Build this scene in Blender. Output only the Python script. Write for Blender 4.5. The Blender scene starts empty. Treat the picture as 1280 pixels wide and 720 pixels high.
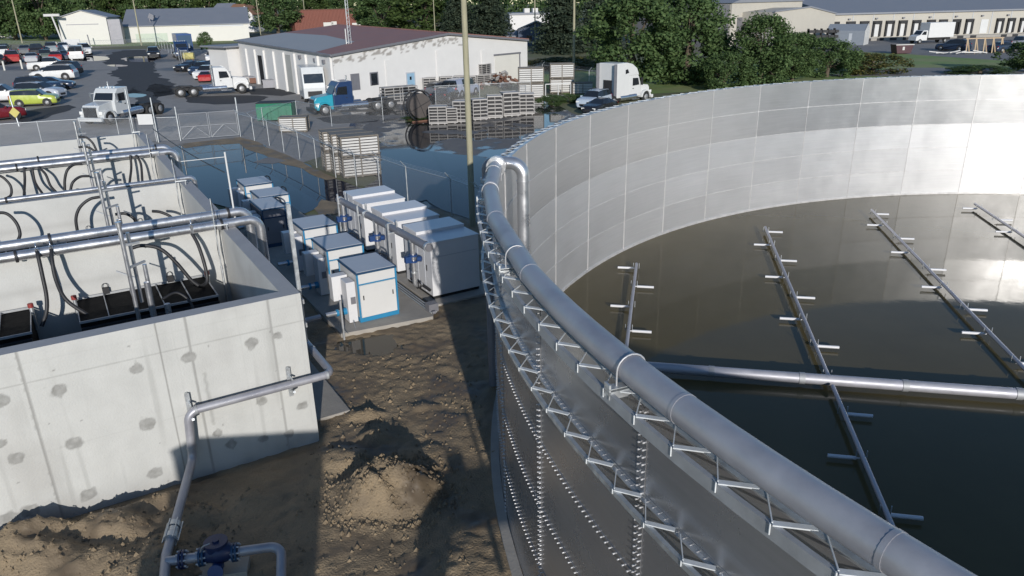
import bpy, bmesh, math, random
from mathutils import Vector, Matrix, noise as MN
rnd = random.Random(7)
sc = bpy.context.scene
COL = sc.collection
PI = math.pi
# ------------------------------------------------------------------ camera
H = 9.2
FPX, PITCH, ROLL = 930.58, math.radians(20.9525), math.radians(-1.2362)
_c, _s = math.cos(ROLL), math.sin(ROLL)
_r0 = Vector((1, 0, 0)); _d0 = Vector((0, -math.sin(PITCH), -math.cos(PITCH))); _f0 = Vector((0, math.cos(PITCH), -math.sin(PITCH)))
CX = _c * _r0 - _s * _d0
CD = _s * _r0 + _c * _d0
CF = _f0
cam = bpy.data.cameras.new('camera'); camo = bpy.data.objects.new('camera', cam); COL.objects.link(camo)
cam.sensor_width = 36; cam.lens = FPX / 1280 * 36; cam.clip_start = .05; cam.clip_end = 6000
m = Matrix((CX, -CD, -CF)).transposed().to_4x4(); m.translation = Vector((0, 0, H)); camo.matrix_world = m
sc.camera = camo

def hz(x, y):                      # the yard rises gently to the far left
    return min(4.5, max(0., .018 * (-x - 14) + .008 * (y - 71)))
def ray(u, v):
    return (CX * ((u - 640) / FPX) + CD * ((v - 360) / FPX) + CF)
def at(u, v, z=None):              # where a line of sight meets the ground (or the height z)
    d = ray(u, v); zz = 0. if z is None else z
    for _ in range(12):
        t = (zz - H) / d.z; p = d * t
        if z is not None: break
        zz = .5 * zz + .5 * hz(p.x, p.y)
    return Vector((p.x, p.y, zz))
def px(p):
    q = Vector(p) - Vector((0, 0, H)); w = q.dot(CF)
    return 640 + FPX * q.dot(CX) / w, 360 + FPX * q.dot(CD) / w
def zat(p, v):                     # height above p.z that shows at row v
    lo, hi = 0., 40.
    for _ in range(40):
        mid = (lo + hi) / 2
        if px((p[0], p[1], p[2] + mid))[1] > v: lo = mid
        else: hi = mid
    return lo
A = math.radians(31.0); E1 = Vector((math.cos(A), math.sin(A), 0)); E2 = Vector((-math.sin(A), math.cos(A), 0)); O = Vector((-4.45, 14.6, 0))
def W(a, b, z=0.): return O + E1 * a + E2 * b + Vector((0, 0, z))
def S(u, v, z=0.):
    g = at(u, v, z) - O; return g.dot(E1), g.dot(E2)
def wallpt(u, v, b):               # (a, z) where a line of sight meets the plane b = const
    d = ray(u, v); o = Vector((0, 0, H)) - O
    t = (b - o.dot(E2)) / d.dot(E2); p = o + d * t
    return p.dot(E1), p.z

# ------------------------------------------------------------------ mesh builder
def rot2(x, y, r): return x * math.cos(r) - y * math.sin(r), x * math.sin(r) + y * math.cos(r)
def bend(pts, r, n=6):             # polyline with its corners rounded
    pts = [Vector(p) for p in pts]; out = [pts[0]]
    for i in range(1, len(pts) - 1):
        p, a, b = pts[i], pts[i - 1], pts[i + 1]
        u = (a - p).normalized(); w = (b - p).normalized(); ang = u.angle(w)
        if ang > PI - .02: out.append(p); continue
        d = min(r / math.tan(ang / 2), (a - p).length * .49, (b - p).length * .49)
        s, e = p + u * d, p + w * d
        bis = (u + w).normalized(); rr = d * math.tan(ang / 2); cc = p + bis * math.hypot(d, rr)
        v1, v2 = s - cc, e - cc; tot = v1.angle(v2); ax = v1.cross(v2).normalized()
        for k in range(n + 1): out.append(cc + Matrix.Rotation(tot * k / n, 3, ax) @ v1)
    out.append(pts[-1]); return out
def spline(pts, n=8):              # Catmull-Rom through points
    P = [Vector(p) for p in pts]; P = [P[0] * 2 - P[1]] + P + [P[-1] * 2 - P[-2]]; out = []
    for i in range(1, len(P) - 2):
        a, b, c, d = P[i - 1:i + 3]
        for k in range(n):
            t = k / n; out.append(.5 * ((2 * b) + (c - a) * t + (2 * a - 5 * b + 4 * c - d) * t * t + (3 * b - a - 3 * c + d) * t ** 3))
    out.append(P[-2]); return out
class MB:
    def __init__(s): s.v = []; s.f = []; s.mi = []; s.sm = []; s.cur = 0; s.att = {}
    def add(s, vs, fs, sm=False):
        o = len(s.v); s.v += [tuple(x) for x in vs]
        for f in fs: s.f.append(tuple(i + o for i in f)); s.mi.append(s.cur); s.sm.append(sm)
        return s
    def box(s, c, d, rz=0., rx=0., ry=0.):
        R = (Matrix.Rotation(rz, 3, 'Z') @ Matrix.Rotation(ry, 3, 'Y') @ Matrix.Rotation(rx, 3, 'X')); c = Vector(c)
        vs = [c + R @ Vector((x * d[0] / 2, y * d[1] / 2, z * d[2] / 2)) for x in (-1, 1) for y in (-1, 1) for z in (-1, 1)]
        return s.add(vs, [(0, 1, 3, 2), (4, 6, 7, 5), (0, 4, 5, 1), (2, 3, 7, 6), (0, 2, 6, 4), (1, 5, 7, 3)])
    def bx(s, x0, x1, y0, y1, z0, z1): return s.box(((x0 + x1) / 2, (y0 + y1) / 2, (z0 + z1) / 2), (x1 - x0, y1 - y0, z1 - z0))
    def beam(s, p, q, w, h, up=(0, 0, 1)):
        p, q = Vector(p), Vector(q); d = (q - p).normalized(); up = Vector(up)
        if abs(d.dot(up)) > .98: up = Vector((1, 0, 0))
        x = d.cross(up).normalized() * (w / 2); z = x.cross(d).normalized() * (h / 2)
        vs = [p - x - z, p + x - z, p + x + z, p - x + z, q - x - z, q + x - z, q + x + z, q - x + z]
        return s.add(vs, [(3, 2, 1, 0), (4, 5, 6, 7), (0, 1, 5, 4), (1, 2, 6, 5), (2, 3, 7, 6), (3, 0, 4, 7)])
    def tube(s, pts, r, n=10, caps=True):
        pts = [Vector(p) for p in pts]; N = len(pts)
        rs = r if isinstance(r, (list, tuple)) else [r] * N
        t0 = (pts[1] - pts[0]).normalized(); a = t0.orthogonal().normalized(); vs = []
        for i, p in enumerate(pts):
            t = ((pts[min(i + 1, N - 1)] - pts[i]).normalized() + (pts[i] - pts[max(i - 1, 0)]).normalized())
            t = t.normalized() if t.length > 1e-6 else t0
            a = (a - t * a.dot(t)).normalized(); b = t.cross(a)
            vs += [p + (a * math.cos(2 * PI * k / n) + b * math.sin(2 * PI * k / n)) * rs[i] for k in range(n)]
        fs = [(i * n + k, i * n + (k + 1) % n, (i + 1) * n + (k + 1) % n, (i + 1) * n + k) for i in range(N - 1) for k in range(n)]
        s.add(vs, fs, True)
        if caps:
            s.add(vs[:n], [tuple(range(n))[::-1]]); s.add(vs[-n:], [tuple(range(n))])
        return s
    def cyl(s, p, q, r, n=12, r2=None): return s.tube([p, q], [r, r if r2 is None else r2], n)
    def prism(s, poly, z0, z1):        # polygon in xy (ccw) between heights
        n = len(poly); vs = [(x, y, z0) for x, y in poly] + [(x, y, z1) for x, y in poly]
        return s.add(vs, [tuple(range(n))[::-1], tuple(range(n, 2 * n))] + [(i, (i + 1) % n, n + (i + 1) % n, n + i) for i in range(n)])
    def side(s, poly, y0, y1):         # polygon in xz extruded along y
        n = len(poly); vs = [(x, y0, z) for x, z in poly] + [(x, y1, z) for x, z in poly]
        return s.add(vs, [tuple(range(n)), tuple(range(n, 2 * n))[::-1]] + [(i, n + i, n + (i + 1) % n, (i + 1) % n) for i in range(n)])
    def front(s, poly, x0, x1):        # polygon in yz extruded along x
        n = len(poly); vs = [(x0, y, z) for y, z in poly] + [(x1, y, z) for y, z in poly]
        return s.add(vs, [tuple(range(n))[::-1], tuple(range(n, 2 * n))] + [(i, (i + 1) % n, n + (i + 1) % n, n + i) for i in range(n)])
    def quad(s, *p): return s.add(p, [tuple(range(len(p)))])
    def ball(s, c, r, n=8, sx=1, sy=1, sz=1):
        vs = [(c[0], c[1], c[2] - r * sz)]; m = n // 2
        for i in range(1, m):
            a = PI * i / m - PI / 2
            vs += [(c[0] + r * sx * math.cos(a) * math.cos(2 * PI * k / n), c[1] + r * sy * math.cos(a) * math.sin(2 * PI * k / n), c[2] + r * sz * math.sin(a)) for k in range(n)]
        vs.append((c[0], c[1], c[2] + r * sz)); L = len(vs) - 1
        fs = [(0, 1 + (k + 1) % n, 1 + k) for k in range(n)]
        for i in range(m - 2): fs += [(1 + i * n + k, 1 + i * n + (k + 1) % n, 1 + (i + 1) * n + (k + 1) % n, 1 + (i + 1) * n + k) for k in range(n)]
        b = 1 + (m - 2) * n; fs += [(b + k, b + (k + 1) % n, L) for k in range(n)]
        return s.add(vs, fs, True)
    def build(s, name, mats, parent=None, bevel=0., fix=True):
        me = bpy.data.meshes.new(name); me.from_pydata(s.v, [], s.f)
        for mm in (mats if isinstance(mats, (list, tuple)) else [mats]): me.materials.append(mm)
        me.polygons.foreach_set('material_index', s.mi); me.polygons.foreach_set('use_smooth', s.sm)
        for nm, vals in s.att.items():
            at_ = me.attributes.new(nm, 'FLOAT', 'POINT' if len(vals) == len(s.v) else 'FACE'); at_.data.foreach_set('value', vals)
        if fix:
            bm = bmesh.new(); bm.from_mesh(me); bmesh.ops.recalc_face_normals(bm, faces=bm.faces); bm.to_mesh(me); bm.free()
        o = bpy.data.objects.new(name, me); COL.objects.link(o)
        if parent: o.parent = parent
        if bevel:
            b = o.modifiers.new('bevel', 'BEVEL'); b.width = bevel; b.segments = 2; b.limit_method = 'ANGLE'; b.harden_normals = False
        return o
def tag(o, label=None, cat=None, group=None, kind=None):
    if label: o['label'] = label
    if cat: o['category'] = cat
    if group: o['group'] = group
    if kind: o['kind'] = kind
    return o
def thing(name, label, cat, loc=(0, 0, 0), rz=0., group=None):
    o = bpy.data.objects.new(name, None); o.empty_display_size = .2; COL.objects.link(o); o.location = loc; o.rotation_euler = (0, 0, rz)
    return tag(o, label, cat, group)
def site(name, label, cat, a=0., b=0., z=0., group=None): return thing(name, label, cat, W(a, b, z), A, group)
def dup(root, loc, rz=None, label=None, group=None, scale=None):
    def cp(o, par):
        c = o.copy(); COL.objects.link(c)
        if par: c.parent = par
        for ch in list(o.children): cp(ch, c)
        return c
    r = cp(root, None); r.location = loc
    if rz is not None: r.rotation_euler = (0, 0, rz)
    if scale: r.scale = scale if isinstance(scale, tuple) else (scale,) * 3
    if label: r['label'] = label
    if group: r['group'] = group
    return r

# ------------------------------------------------------------------ materials
def M(name, col, rough=.6, metal=0., var=.12, s=2., bump=0., bs=30., spec=.5, attr=None, acol=None, arough=None, col2=None, s2=.4, streak=None, coat=0., rvar=.08, thr=.5):
    mt = bpy.data.materials.new(name); mt.use_nodes = True; N = mt.node_tree.nodes; L = mt.node_tree.links
    b = N['Principled BSDF']; b.inputs['Roughness'].default_value = rough; b.inputs['Metallic'].default_value = metal
    b.inputs['Specular IOR Level'].default_value = spec; b.inputs['Coat Weight'].default_value = coat
    tc = N.new('ShaderNodeTexCoord'); vec = tc.outputs['Object']
    if streak:
        mp = N.new('ShaderNodeMapping'); mp.inputs['Scale'].default_value = streak; L.new(vec, mp.inputs['Vector']); vec = mp.outputs['Vector']
    nz = N.new('ShaderNodeTexNoise'); nz.inputs['Scale'].default_value = s; nz.inputs['Detail'].default_value = 6; nz.inputs['Roughness'].default_value = .65; L.new(vec, nz.inputs['Vector'])
    c = tuple(col) + (1,) if len(col) == 3 else col
    mx = N.new('ShaderNodeMix'); mx.data_type = 'RGBA'
    mx.inputs['A'].default_value = tuple(max(0, x * (1 - var * 1.6)) for x in c[:3]) + (1,); mx.inputs['B'].default_value = tuple(min(1, x * (1 + var * 1.6)) for x in c[:3]) + (1,)
    L.new(nz.outputs['Fac'], mx.inputs['Factor']); out = mx.outputs['Result']
    if col2:
        n2 = N.new('ShaderNodeTexNoise'); n2.inputs['Scale'].default_value = s2; n2.inputs['Detail'].default_value = 5; L.new(vec, n2.inputs['Vector'])
        rp = N.new('ShaderNodeValToRGB'); rp.color_ramp.elements[0].position = thr - .07; rp.color_ramp.elements[1].position = thr + .07; L.new(n2.outputs['Fac'], rp.inputs['Fac'])
        m2 = N.new('ShaderNodeMix'); m2.data_type = 'RGBA'; L.new(rp.outputs['Color'], m2.inputs['Factor']); L.new(out, m2.inputs['A'])
        m3 = N.new('ShaderNodeMix'); m3.data_type = 'RGBA'; m3.inputs['A'].default_value = tuple(x * (1 - var) for x in col2) + (1,); m3.inputs['B'].default_value = tuple(x * (1 + var) for x in col2) + (1,)
        L.new(nz.outputs['Fac'], m3.inputs['Factor']); L.new(m3.outputs['Result'], m2.inputs['B']); out = m2.outputs['Result']
    rr = N.new('ShaderNodeMapRange'); rr.inputs['From Min'].default_value = .3; rr.inputs['From Max'].default_value = .7
    rr.inputs['To Min'].default_value = max(.02, rough - rvar); rr.inputs['To Max'].default_value = min(1, rough + rvar); L.new(nz.outputs['Fac'], rr.inputs['Value']); ro = rr.outputs['Result']
    if attr:
        an = N.new('ShaderNodeAttribute'); an.attribute_name = attr
        ma = N.new('ShaderNodeMix'); ma.data_type = 'RGBA'; L.new(an.outputs['Fac'], ma.inputs['Factor']); L.new(out, ma.inputs['A']); ma.inputs['B'].default_value = tuple(acol) + (1,); out = ma.outputs['Result']
        if arough is not None:
            mr = N.new('ShaderNodeMix'); mr.data_type = 'FLOAT'; L.new(an.outputs['Fac'], mr.inputs['Factor']); L.new(ro, mr.inputs['A']); mr.inputs['B'].default_value = arough; ro = mr.outputs['Result']
    L.new(out, b.inputs['Base Color']); L.new(ro, b.inputs['Roughness'])
    if bump:
        nb = N.new('ShaderNodeTexNoise'); nb.inputs['Scale'].default_value = bs; nb.inputs['Detail'].default_value = 5; L.new(tc.outputs['Object'], nb.inputs['Vector'])
        bp = N.new('ShaderNodeBump'); bp.inputs['Strength'].default_value = min(1, bump); bp.inputs['Distance'].default_value = .03 if bump <= 1 else .03 * bump; L.new(nb.outputs['Fac'], bp.inputs['Height']); L.new(bp.outputs['Normal'], b.inputs['Normal'])
    return mt
def paint(name, col, rough=.35): return M(name, col, rough, 0, .05, 3, coat=.3)
m_conc = M('concrete', (.455, .455, .435), .85, 0, .10, 1.3, .25, 25, attr='mark', acol=(.17, .167, .155), arough=.8, col2=(.40, .395, .375), s2=.5, thr=.62)
m_conc2 = M('slab_concrete', (.30, .28, .25), .85, 0, .18, 2.5, .3, 20)
m_conctop = M('wall_top_concrete', (.34, .335, .335), .8, 0, .10, 2., .2, 25)  # darker concrete for the wall tops
m_stain = M('stainless_pipe', (.62, .62, .63), .33, .85, .08, 3., rvar=.10)
m_rimpipe = M('dull_stainless', (.36, .36, .385), .46, .35, .16, 2.5, .03, 40, rvar=.14, col2=(.29, .29, .32), s2=1.1, thr=.6)
m_galv = M('galvanised_steel', (.55, .57, .58), .45, .75, .2, 6, rvar=.12)
m_galvd = M('weathered_galvanised', (.36, .37, .38), .6, .4, .2, 4)
m_bolt = M('bolt_steel', (.45, .45, .46), .45, .3, .15, 40)
m_black = M('black_rubber', (.018, .018, .02), .55, 0, .2, 5)
m_mem = M('black_membrane', (.004, .004, .0045), .8, 0, .3, 3, .3, 12, spec=.15)
m_dull = M('dull_pipe', (.40, .40, .43), .5, .35, .14, 3., rvar=.1)
m_modb = M('brown_crate_frame', (.17, .15, .125), .7, .1, .25, 2)
m_dark = M('dark_void', (.008, .008, .009), .8)
m_white = M('white_enamel', (.56, .56, .55), .4, 0, .04, 1.5, coat=.15)
m_lgrey = M('light_grey_enamel', (.60, .60, .61), .4, 0, .05, 1.5)
m_topgrey = M('grey_panel', (.42, .44, .47), .45, 0, .08, 2)
m_bluet = M('blue_trim', (.02, .19, .36), .45, 0, .08)
m_navy = M('navy_trim', (.012, .05, .11), .45, 0, .08)
m_valve = M('valve_blue', (.016, .05, .16), .45, 0, .12, 6)
m_red = M('red_cap', (.24, .035, .03), .5, 0, .1)
m_yellow = M('yellow_paint', (.48, .42, .13), .6, 0, .15)
m_hgrey = M('header_grey', (.20, .20, .22), .5, .3, .1, 3)
m_glass = M('dark_glass', (.015, .018, .022), .08, 0, .1, spec=.8)
m_tyre = M('tyre_rubber', (.02, .02, .02), .8, 0, .2)
m_rim = M('wheel_rim', (.34, .34, .34), .5, .4, .1)
m_lamp = M('lamp_lens', (.75, .75, .72), .15, 0, .02)
m_tail = M('tail_lens', (.35, .01, .01), .2, 0, .05)
m_under = M('chassis_black', (.02, .02, .022), .7, 0, .2)
m_chrome = M('bright_metal', (.7, .7, .72), .25, .95, .08)
m_wood = M('weathered_pole', (.30, .28, .19), .85, 0, .25, 3, .4, 30, streak=(4, 4, .5))
m_bark = M('bark', (.09, .07, .05), .9, 0, .25, 3, .6, 15)
m_rust = M('rust_steel', (.16, .08, .055), .8, .1, .3, 3)
m_mod = M('grey_crate_steel', (.36, .345, .33), .65, .2, .2, 2)
m_slat = M('white_slat', (.52, .51, .49), .6, 0, .1, 2)
m_tan = M('tan_cladding', (.42, .395, .345), .75, 0, .06, .6)
m_wwall = M('white_block_wall', (.60, .59, .575), .8, 0, .05, .8, .1, 12, attr='peel', acol=(.22, .2, .18))
m_wpale = M('white_cladding', (.58, .565, .52), .75, 0, .05, .6)
m_groof = M('grey_sheet_roof', (.22, .23, .255), .6, .1, .08, .5)
m_green = M('green_paint', (.03, .17, .10), .55, 0, .12)
m_soil = M('soil', (.14, .105, .07), .95)

# ------------------------------------------------------------------ world and sun
SUN_AZ, SUN_EL = 10.8, 14.5
w = bpy.data.worlds.new('World'); sc.world = w; w.use_nodes = True
sky = w.node_tree.nodes.new('ShaderNodeTexSky'); sky.sky_type = 'NISHITA'; sky.sun_disc = False
sky.sun_elevation = math.radians(SUN_EL); sky.sun_rotation = math.radians(180 - SUN_AZ); sky.altitude = 50; sky.air_density = 1.0; sky.dust_density = .1; sky.ozone_density = 3.5
w.node_tree.links.new(sky.outputs['Color'], w.node_tree.nodes['Background'].inputs['Color']); w.node_tree.nodes['Background'].inputs['Strength'].default_value = .125
sl = bpy.data.lights.new('sun', 'SUN'); so = bpy.data.objects.new('sun', sl); COL.objects.link(so)
sl.energy = 4.0; sl.angle = math.radians(.53); sl.color = (1, .955, .90)
sd = Vector((math.sin(math.radians(SUN_AZ)) * math.cos(math.radians(SUN_EL)), -math.cos(math.radians(SUN_AZ)) * math.cos(math.radians(SUN_EL)), math.sin(math.radians(SUN_EL))))
so.rotation_euler = sd.to_track_quat('Z', 'Y').to_euler(); so.location = sd * 60
vs_ = sc.view_settings; vs_.view_transform = 'Standard'; vs_.look = 'None'; vs_.exposure = .10; vs_.gamma = 1.; vs_.use_curve_mapping = False
sc.cycles.max_bounces = 6; sc.cycles.transparent_max_bounces = 12; sc.cycles.use_denoising = True

# ------------------------------------------------------------------ ground
def wetmat(name, dry, wet, s=.25, thr=.5, rdry=.85, rwet=.05, bump=.3, soft=.06, var=.2, spec=.5):
    mt = M(name, dry, rdry, 0, var, 1.2, bump, 25, spec); N = mt.node_tree.nodes; L = mt.node_tree.links; b = N['Principled BSDF']
    tc = N.new('ShaderNodeTexCoord'); n = N.new('ShaderNodeTexNoise'); n.inputs['Scale'].default_value = s; n.inputs['Detail'].default_value = 6; L.new(tc.outputs['Object'], n.inputs['Vector'])
    rp = N.new('ShaderNodeValToRGB'); rp.color_ramp.elements[0].position = thr - soft; rp.color_ramp.elements[1].position = thr + soft; L.new(n.outputs['Fac'], rp.inputs['Fac'])
    src = b.inputs['Base Color'].links[0].from_socket; rs = b.inputs['Roughness'].links[0].from_socket
    mx = N.new('ShaderNodeMix'); mx.data_type = 'RGBA'; L.new(rp.outputs['Color'], mx.inputs['Factor']); L.new(src, mx.inputs['A']); mx.inputs['B'].default_value = tuple(wet) + (1,); L.new(mx.outputs['Result'], b.inputs['Base Color'])
    mr = N.new('ShaderNodeMix'); mr.data_type = 'FLOAT'; L.new(rp.outputs['Color'], mr.inputs['Factor']); L.new(rs, mr.inputs['A']); mr.inputs['B'].default_value = rwet; L.new(mr.outputs['Result'], b.inputs['Roughness'])
    bp = [x for x in N if x.type == 'BUMP'][0]; inv = N.new('ShaderNodeMath'); inv.operation = 'MULTIPLY_ADD'; inv.inputs[1].default_value = -bump; inv.inputs[2].default_value = bump; L.new(rp.outputs['Color'], inv.inputs[0]); L.new(inv.outputs[0], bp.inputs['Strength'])
    return mt
def watermat(name, col, rough=.02, bump=.02, bs=3., spec=.5):
    mt = M(name, col, rough, 0, .15, .3, bump, bs, spec, rvar=.01); mt.node_tree.nodes['Principled BSDF'].inputs['IOR'].default_value = 1.333
    return mt
m_gr = M('rough_ground', (.12, .13, .06), .95, 0, .3, .08, .4, 2., col2=(.15, .13, .085), s2=.03)
m_asph = wetmat('yard_asphalt', (.26, .245, .228), (.11, .107, .104), .055, .60, .9, .6, .25, .035)
m_wetyd = wetmat('wet_yard', (.165, .155, .145), (.026, .026, .028), .22, .47, .8, .05, .3, .03, .2, .18)
m_lot = M('old_asphalt', (.18, .175, .17), .9, 0, .12, .5, .2, 20)
m_grass = M('grass_turf', (.15, .23, .06), .95, 0, .3, .5, .3, 6., col2=(.20, .23, .085), s2=.12)
m_dirt = wetmat('mud', (.235, .178, .112), (.105, .078, .05), .8, .56, .95, .45, 1., .10, .35)
m_flood = watermat('flood_water', (.008, .011, .024), .02, .03, 2., .08)
m_pud = watermat('muddy_water', (.05, .038, .022), .03, .02, 4.)
m_chanw = watermat('channel_water', (.02, .02, .021), .05, .03, 2., .2)
m_tankw = watermat('murky_water', (.092, .074, .036), .05, .08, 1.3, .22)

def drape(name, poly, z, mat):     # a flat sheet that follows the gentle rise of the yard
    bm = bmesh.new(); bm.faces.new([bm.verts.new((x, y, 0)) for x, y in poly])
    bmesh.ops.triangulate(bm, faces=bm.faces)
    n = Vector((-.018, .008, 0))
    for lvl in (0., 4.5):
        k = .018 * 14 + .008 * 71 + lvl
        bmesh.ops.bisect_plane(bm, geom=bm.verts[:] + bm.edges[:] + bm.faces[:], plane_co=n * (k / n.length_squared), plane_no=n.normalized())
    for v in bm.verts: v.co.z = hz(v.co.x, v.co.y) + z
    bmesh.ops.recalc_face_normals(bm, faces=bm.faces)
    for f in bm.faces:
        if f.normal.z < 0: f.normal_flip()
    me = bpy.data.meshes.new(name); bm.to_mesh(me); bm.free(); me.materials.append(mat)
    o = bpy.data.objects.new(name, me); COL.objects.link(o); o['kind'] = 'structure'; return o
def pp(*pts): return [tuple(at(u, v).xy) for u, v in pts]
def ragged(poly, amp, step=1.0, seed=0):
    out = []; n = len(poly)
    for i in range(n):
        p, q = Vector(poly[i]), Vector(poly[(i + 1) % n]); d = q - p; k = max(1, int(d.length / step))
        for j in range(k):
            t = p + d * (j / k); nn = MN.noise((t.x * .35 + seed, t.y * .35, 0)) + .5 * MN.noise((t.x * 1.3, t.y * 1.3 + seed, 3))
            o = Vector((-d.y, d.x)).normalized() * nn * amp; out.append((t.x + o.x, t.y + o.y))
    return out
drape('ground', [(-3000, -3000), (3000, -3000), (3000, 3000), (-3000, 3000)], -.02, m_gr)
drape('parking_lot', [(-190, 30), (-30, 25), (-14, 45), (-4, 70), (-8, 84), (-14, 140), (-36, 166), (-190, 150)], -.008, m_asph)
drape('yard', ragged([(-9.5, 46), (-6, 39), (-2, 30), (6, 36), (8, 55), (4, 76), (-5, 80), (-17, 77), (-13, 62), (-9, 54)], .8, 3), -.004, m_wetyd)
gl = drape('grass_strip', pp((-60, 53), (60, 57), (150, 58), (330, 52), (330, 46), (150, 50), (-60, 47)), -.004, m_grass)
drape('grass_verge', pp((735, 128), (800, 118), (900, 112), (1000, 104), (1500, 104), (1500, 82), (1260, 75), (1060, 62), (920, 74), (800, 80), (660, 92), (665, 104)), -.006, m_grass)
drape('dock_yard', pp((900, 70), (1060, 64), (1125, 67), (1190, 71.5), (1260, 76), (1500, 84), (1500, 36), (1000, 48), (880, 54)), -.002, m_lot)
drape('lane', pp((1020, 95), (1140, 84.5), (1500, 86), (1500, 97)), .0, m_lot)
# mud between basin and tank, with its heaps and hollows
def bumpat(x, y, c, r, h, e=1.):
    d = math.hypot((x - c[0]) / r, (y - c[1]) / (r * e)); return h * max(0, 1 - d * d) ** 1.5 if d < 1 else 0.
def fbm(x, y, s, o=4):
    v = 0; a = 1
    for i in range(o): v += a * MN.noise((x * s, y * s, 7.3 * i)); a *= .5; s *= 2.1
    return v
PUDS = [(at(462, 430, 0).xy, 1.3, .7)]
MOUNDS = [((-2.55, 12.6), 1.25, .62, .85), ((-2.9, 12.3), .6, .10, 1.), ((-2.0, 12.6), .6, .12, .8), ((-9.0, 11.1), 1.1, .38, .8), ((-7.5, 11.5), .9, .36, .6), ((-7.9, 10.6), 1.2, .30, .5), ((-6.2, 11.9), .7, .22, .6), ((-3.75, 13.75), .75, .22, .7), ((-3.2, 14.6), .5, .16, .6), ((-1.9, 13.9), .5, .08, .8), ((-6.4, 10.4), 1.2, .3, 1), ((-5.2, 12.6), .8, .12, 1.), ((-1.2, 10.2), 1.2, .12, 1.), ((-3.6, 15.6), .6, .14, .5), ((-2.2, 15.9), .5, .08, .5)]
def dz(x, y):
    if math.hypot(x - 20.83, y - 14.42) < 21.1: return -.2
    z = .035 + .045 * fbm(x, y, .55) + .055 * abs(fbm(x + 40, y, 1.9, 5)) + .022 * fbm(x, y + 9, 5.5, 4)
    for c, r, h, e in MOUNDS:
        b = bumpat(x, y, c, r * (1 + .18 * MN.noise((x * 1.6, y * 1.6, 9))), h, e)
        z += b * (1 + .26 * fbm(x, y, 2.3, 3) + .20 * fbm(x, y, 6.5, 4)) 
    for c, r, e in PUDS: z -= bumpat(x, y, c, r, .12, e)
    a = (x - O.x) * E1.x + (y - O.y) * E1.y; b = (x - O.x) * E2.x + (y - O.y) * E2.y
    if a < -2: z += .16 * max(0, 1 - abs(b + .55 + .25 * MN.noise((a * 1.2, 0, 0))) / .4) * min(1, (-2 - a) / 1.) * (1 + .5 * MN.noise((x * 4, y * 4, 1)))
    if a < 0: z -= .1 * max(0, 1 - abs(b + .12) / .25)
    if any(bumpat(x, y, c, r * 1.1, 1., e) for c, r, e in PUDS): return z
    return max(z, -.012)
g = MB(); x0, x1, y0, y1, st = -13., 3.4, 6.4, 24.4, .065; nx, ny = int((x1 - x0) / st), int((y1 - y0) / st)
g.v = [(x0 + i * st, y0 + j * st, dz(x0 + i * st, y0 + j * st)) for j in range(ny + 1) for i in range(nx + 1)]
g.f = [(j * (nx + 1) + i, j * (nx + 1) + i + 1, (j + 1) * (nx + 1) + i + 1, (j + 1) * (nx + 1) + i) for j in range(ny) for i in range(nx)]
g.mi = [0] * len(g.f); g.sm = [True] * len(g.f)
g.build('mud_ground', m_dirt, fix=False)['kind'] = 'structure'
drape('mud_sheet', [(-40, -30), (10, -30), (10, 6.5), (-40, 6.5)], .012, m_dirt)
drape('mud_sheet', [(-16, 24.3), (4, 24.3), (4, 33), (-3, 35), (-12, 34)], .012, m_dirt)
for i, (c, r, e) in enumerate(PUDS):
    drape('puddle', [(c.x + 1.15 * r * math.cos(k * PI / 12), c.y + 1.15 * r * e * math.sin(k * PI / 12)) for k in range(24)], .004 + .001 * i, m_pud)
# flooded part of the yard
FL = ragged(pp((196, 188), (232, 181), (290, 173), (322, 179), (345, 190), (378, 203), (420, 226), (452, 236), (476, 222), (476, 186), (520, 188), (596, 196), (640, 215), (640, 262), (600, 282), (565, 268), (530, 250), (500, 262), (430, 262), (398, 262), (380, 268), (352, 262), (300, 262), (235, 250), (190, 232)), .35, .7, 5)
drape('flood_water', FL, .030, m_flood)
for i, q in enumerate(((112, 73, 26, 3.2), (175, 74, 22, 3.5), (146, 82, 14, 1.2), (170, 119, 14, 2.6), (445, 123, 22, 2.))):
    u, v, du, dv = q
    drape('puddle', ragged(pp(*[(u + du * math.cos(k * PI / 8), v + dv * math.sin(k * PI / 8)) for k in range(16)][::-1]), .5, 1.2, i), .004, m_flood)

m_wstain = M('wet_stain', (.062, .061, .062), .85, 0, .25, .6, .1, 20, spec=.2)
for i, (poly, am) in enumerate((([(128, 78), (136, 68), (150, 63), (186, 62), (196, 70), (192, 84), (203, 97), (222, 107), (248, 113), (214, 110), (196, 104), (185, 108), (196, 124), (194, 136), (176, 142), (160, 140), (176, 122), (168, 108), (150, 118), (140, 112), (150, 98), (134, 92), (150, 84)], 1.0), ([(225, 121), (262, 120), (300, 119), (338, 121), (318, 128), (268, 131), (240, 128)], .8), ([(300, 112), (345, 110), (385, 116), (352, 120), (315, 118)], .6), ([(10, 146), (40, 138), (84, 131), (96, 134), (60, 146), (30, 153)], .5), ([(395, 148), (440, 143), (480, 146), (470, 152), (420, 155)], .5))):
    drape('wet_stain', ragged(pp(*poly)[::-1], am, 1.0, 20 + i), .001 + .0015 * i, m_wstain)
drape('mud_bank', ragged(pp((222, 181), (262, 176), (300, 172), (318, 177), (345, 189), (380, 203), (420, 224), (408, 226), (372, 212), (338, 199), (312, 187), (298, 180), (262, 182), (232, 186))[::-1], .35, .8, 31), .036, m_dirt)
drape('mud_bank', ragged(pp((318, 203), (338, 197), (357, 202), (340, 205))[::-1], .2, .6, 33), .037, m_lot)
drape('mud_bank', ragged(pp((392, 262), (400, 250), (425, 254), (430, 266), (400, 272))[::-1], .2, .6, 35), .037, m_dirt)
rq = random.Random(3); q = MB()
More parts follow.
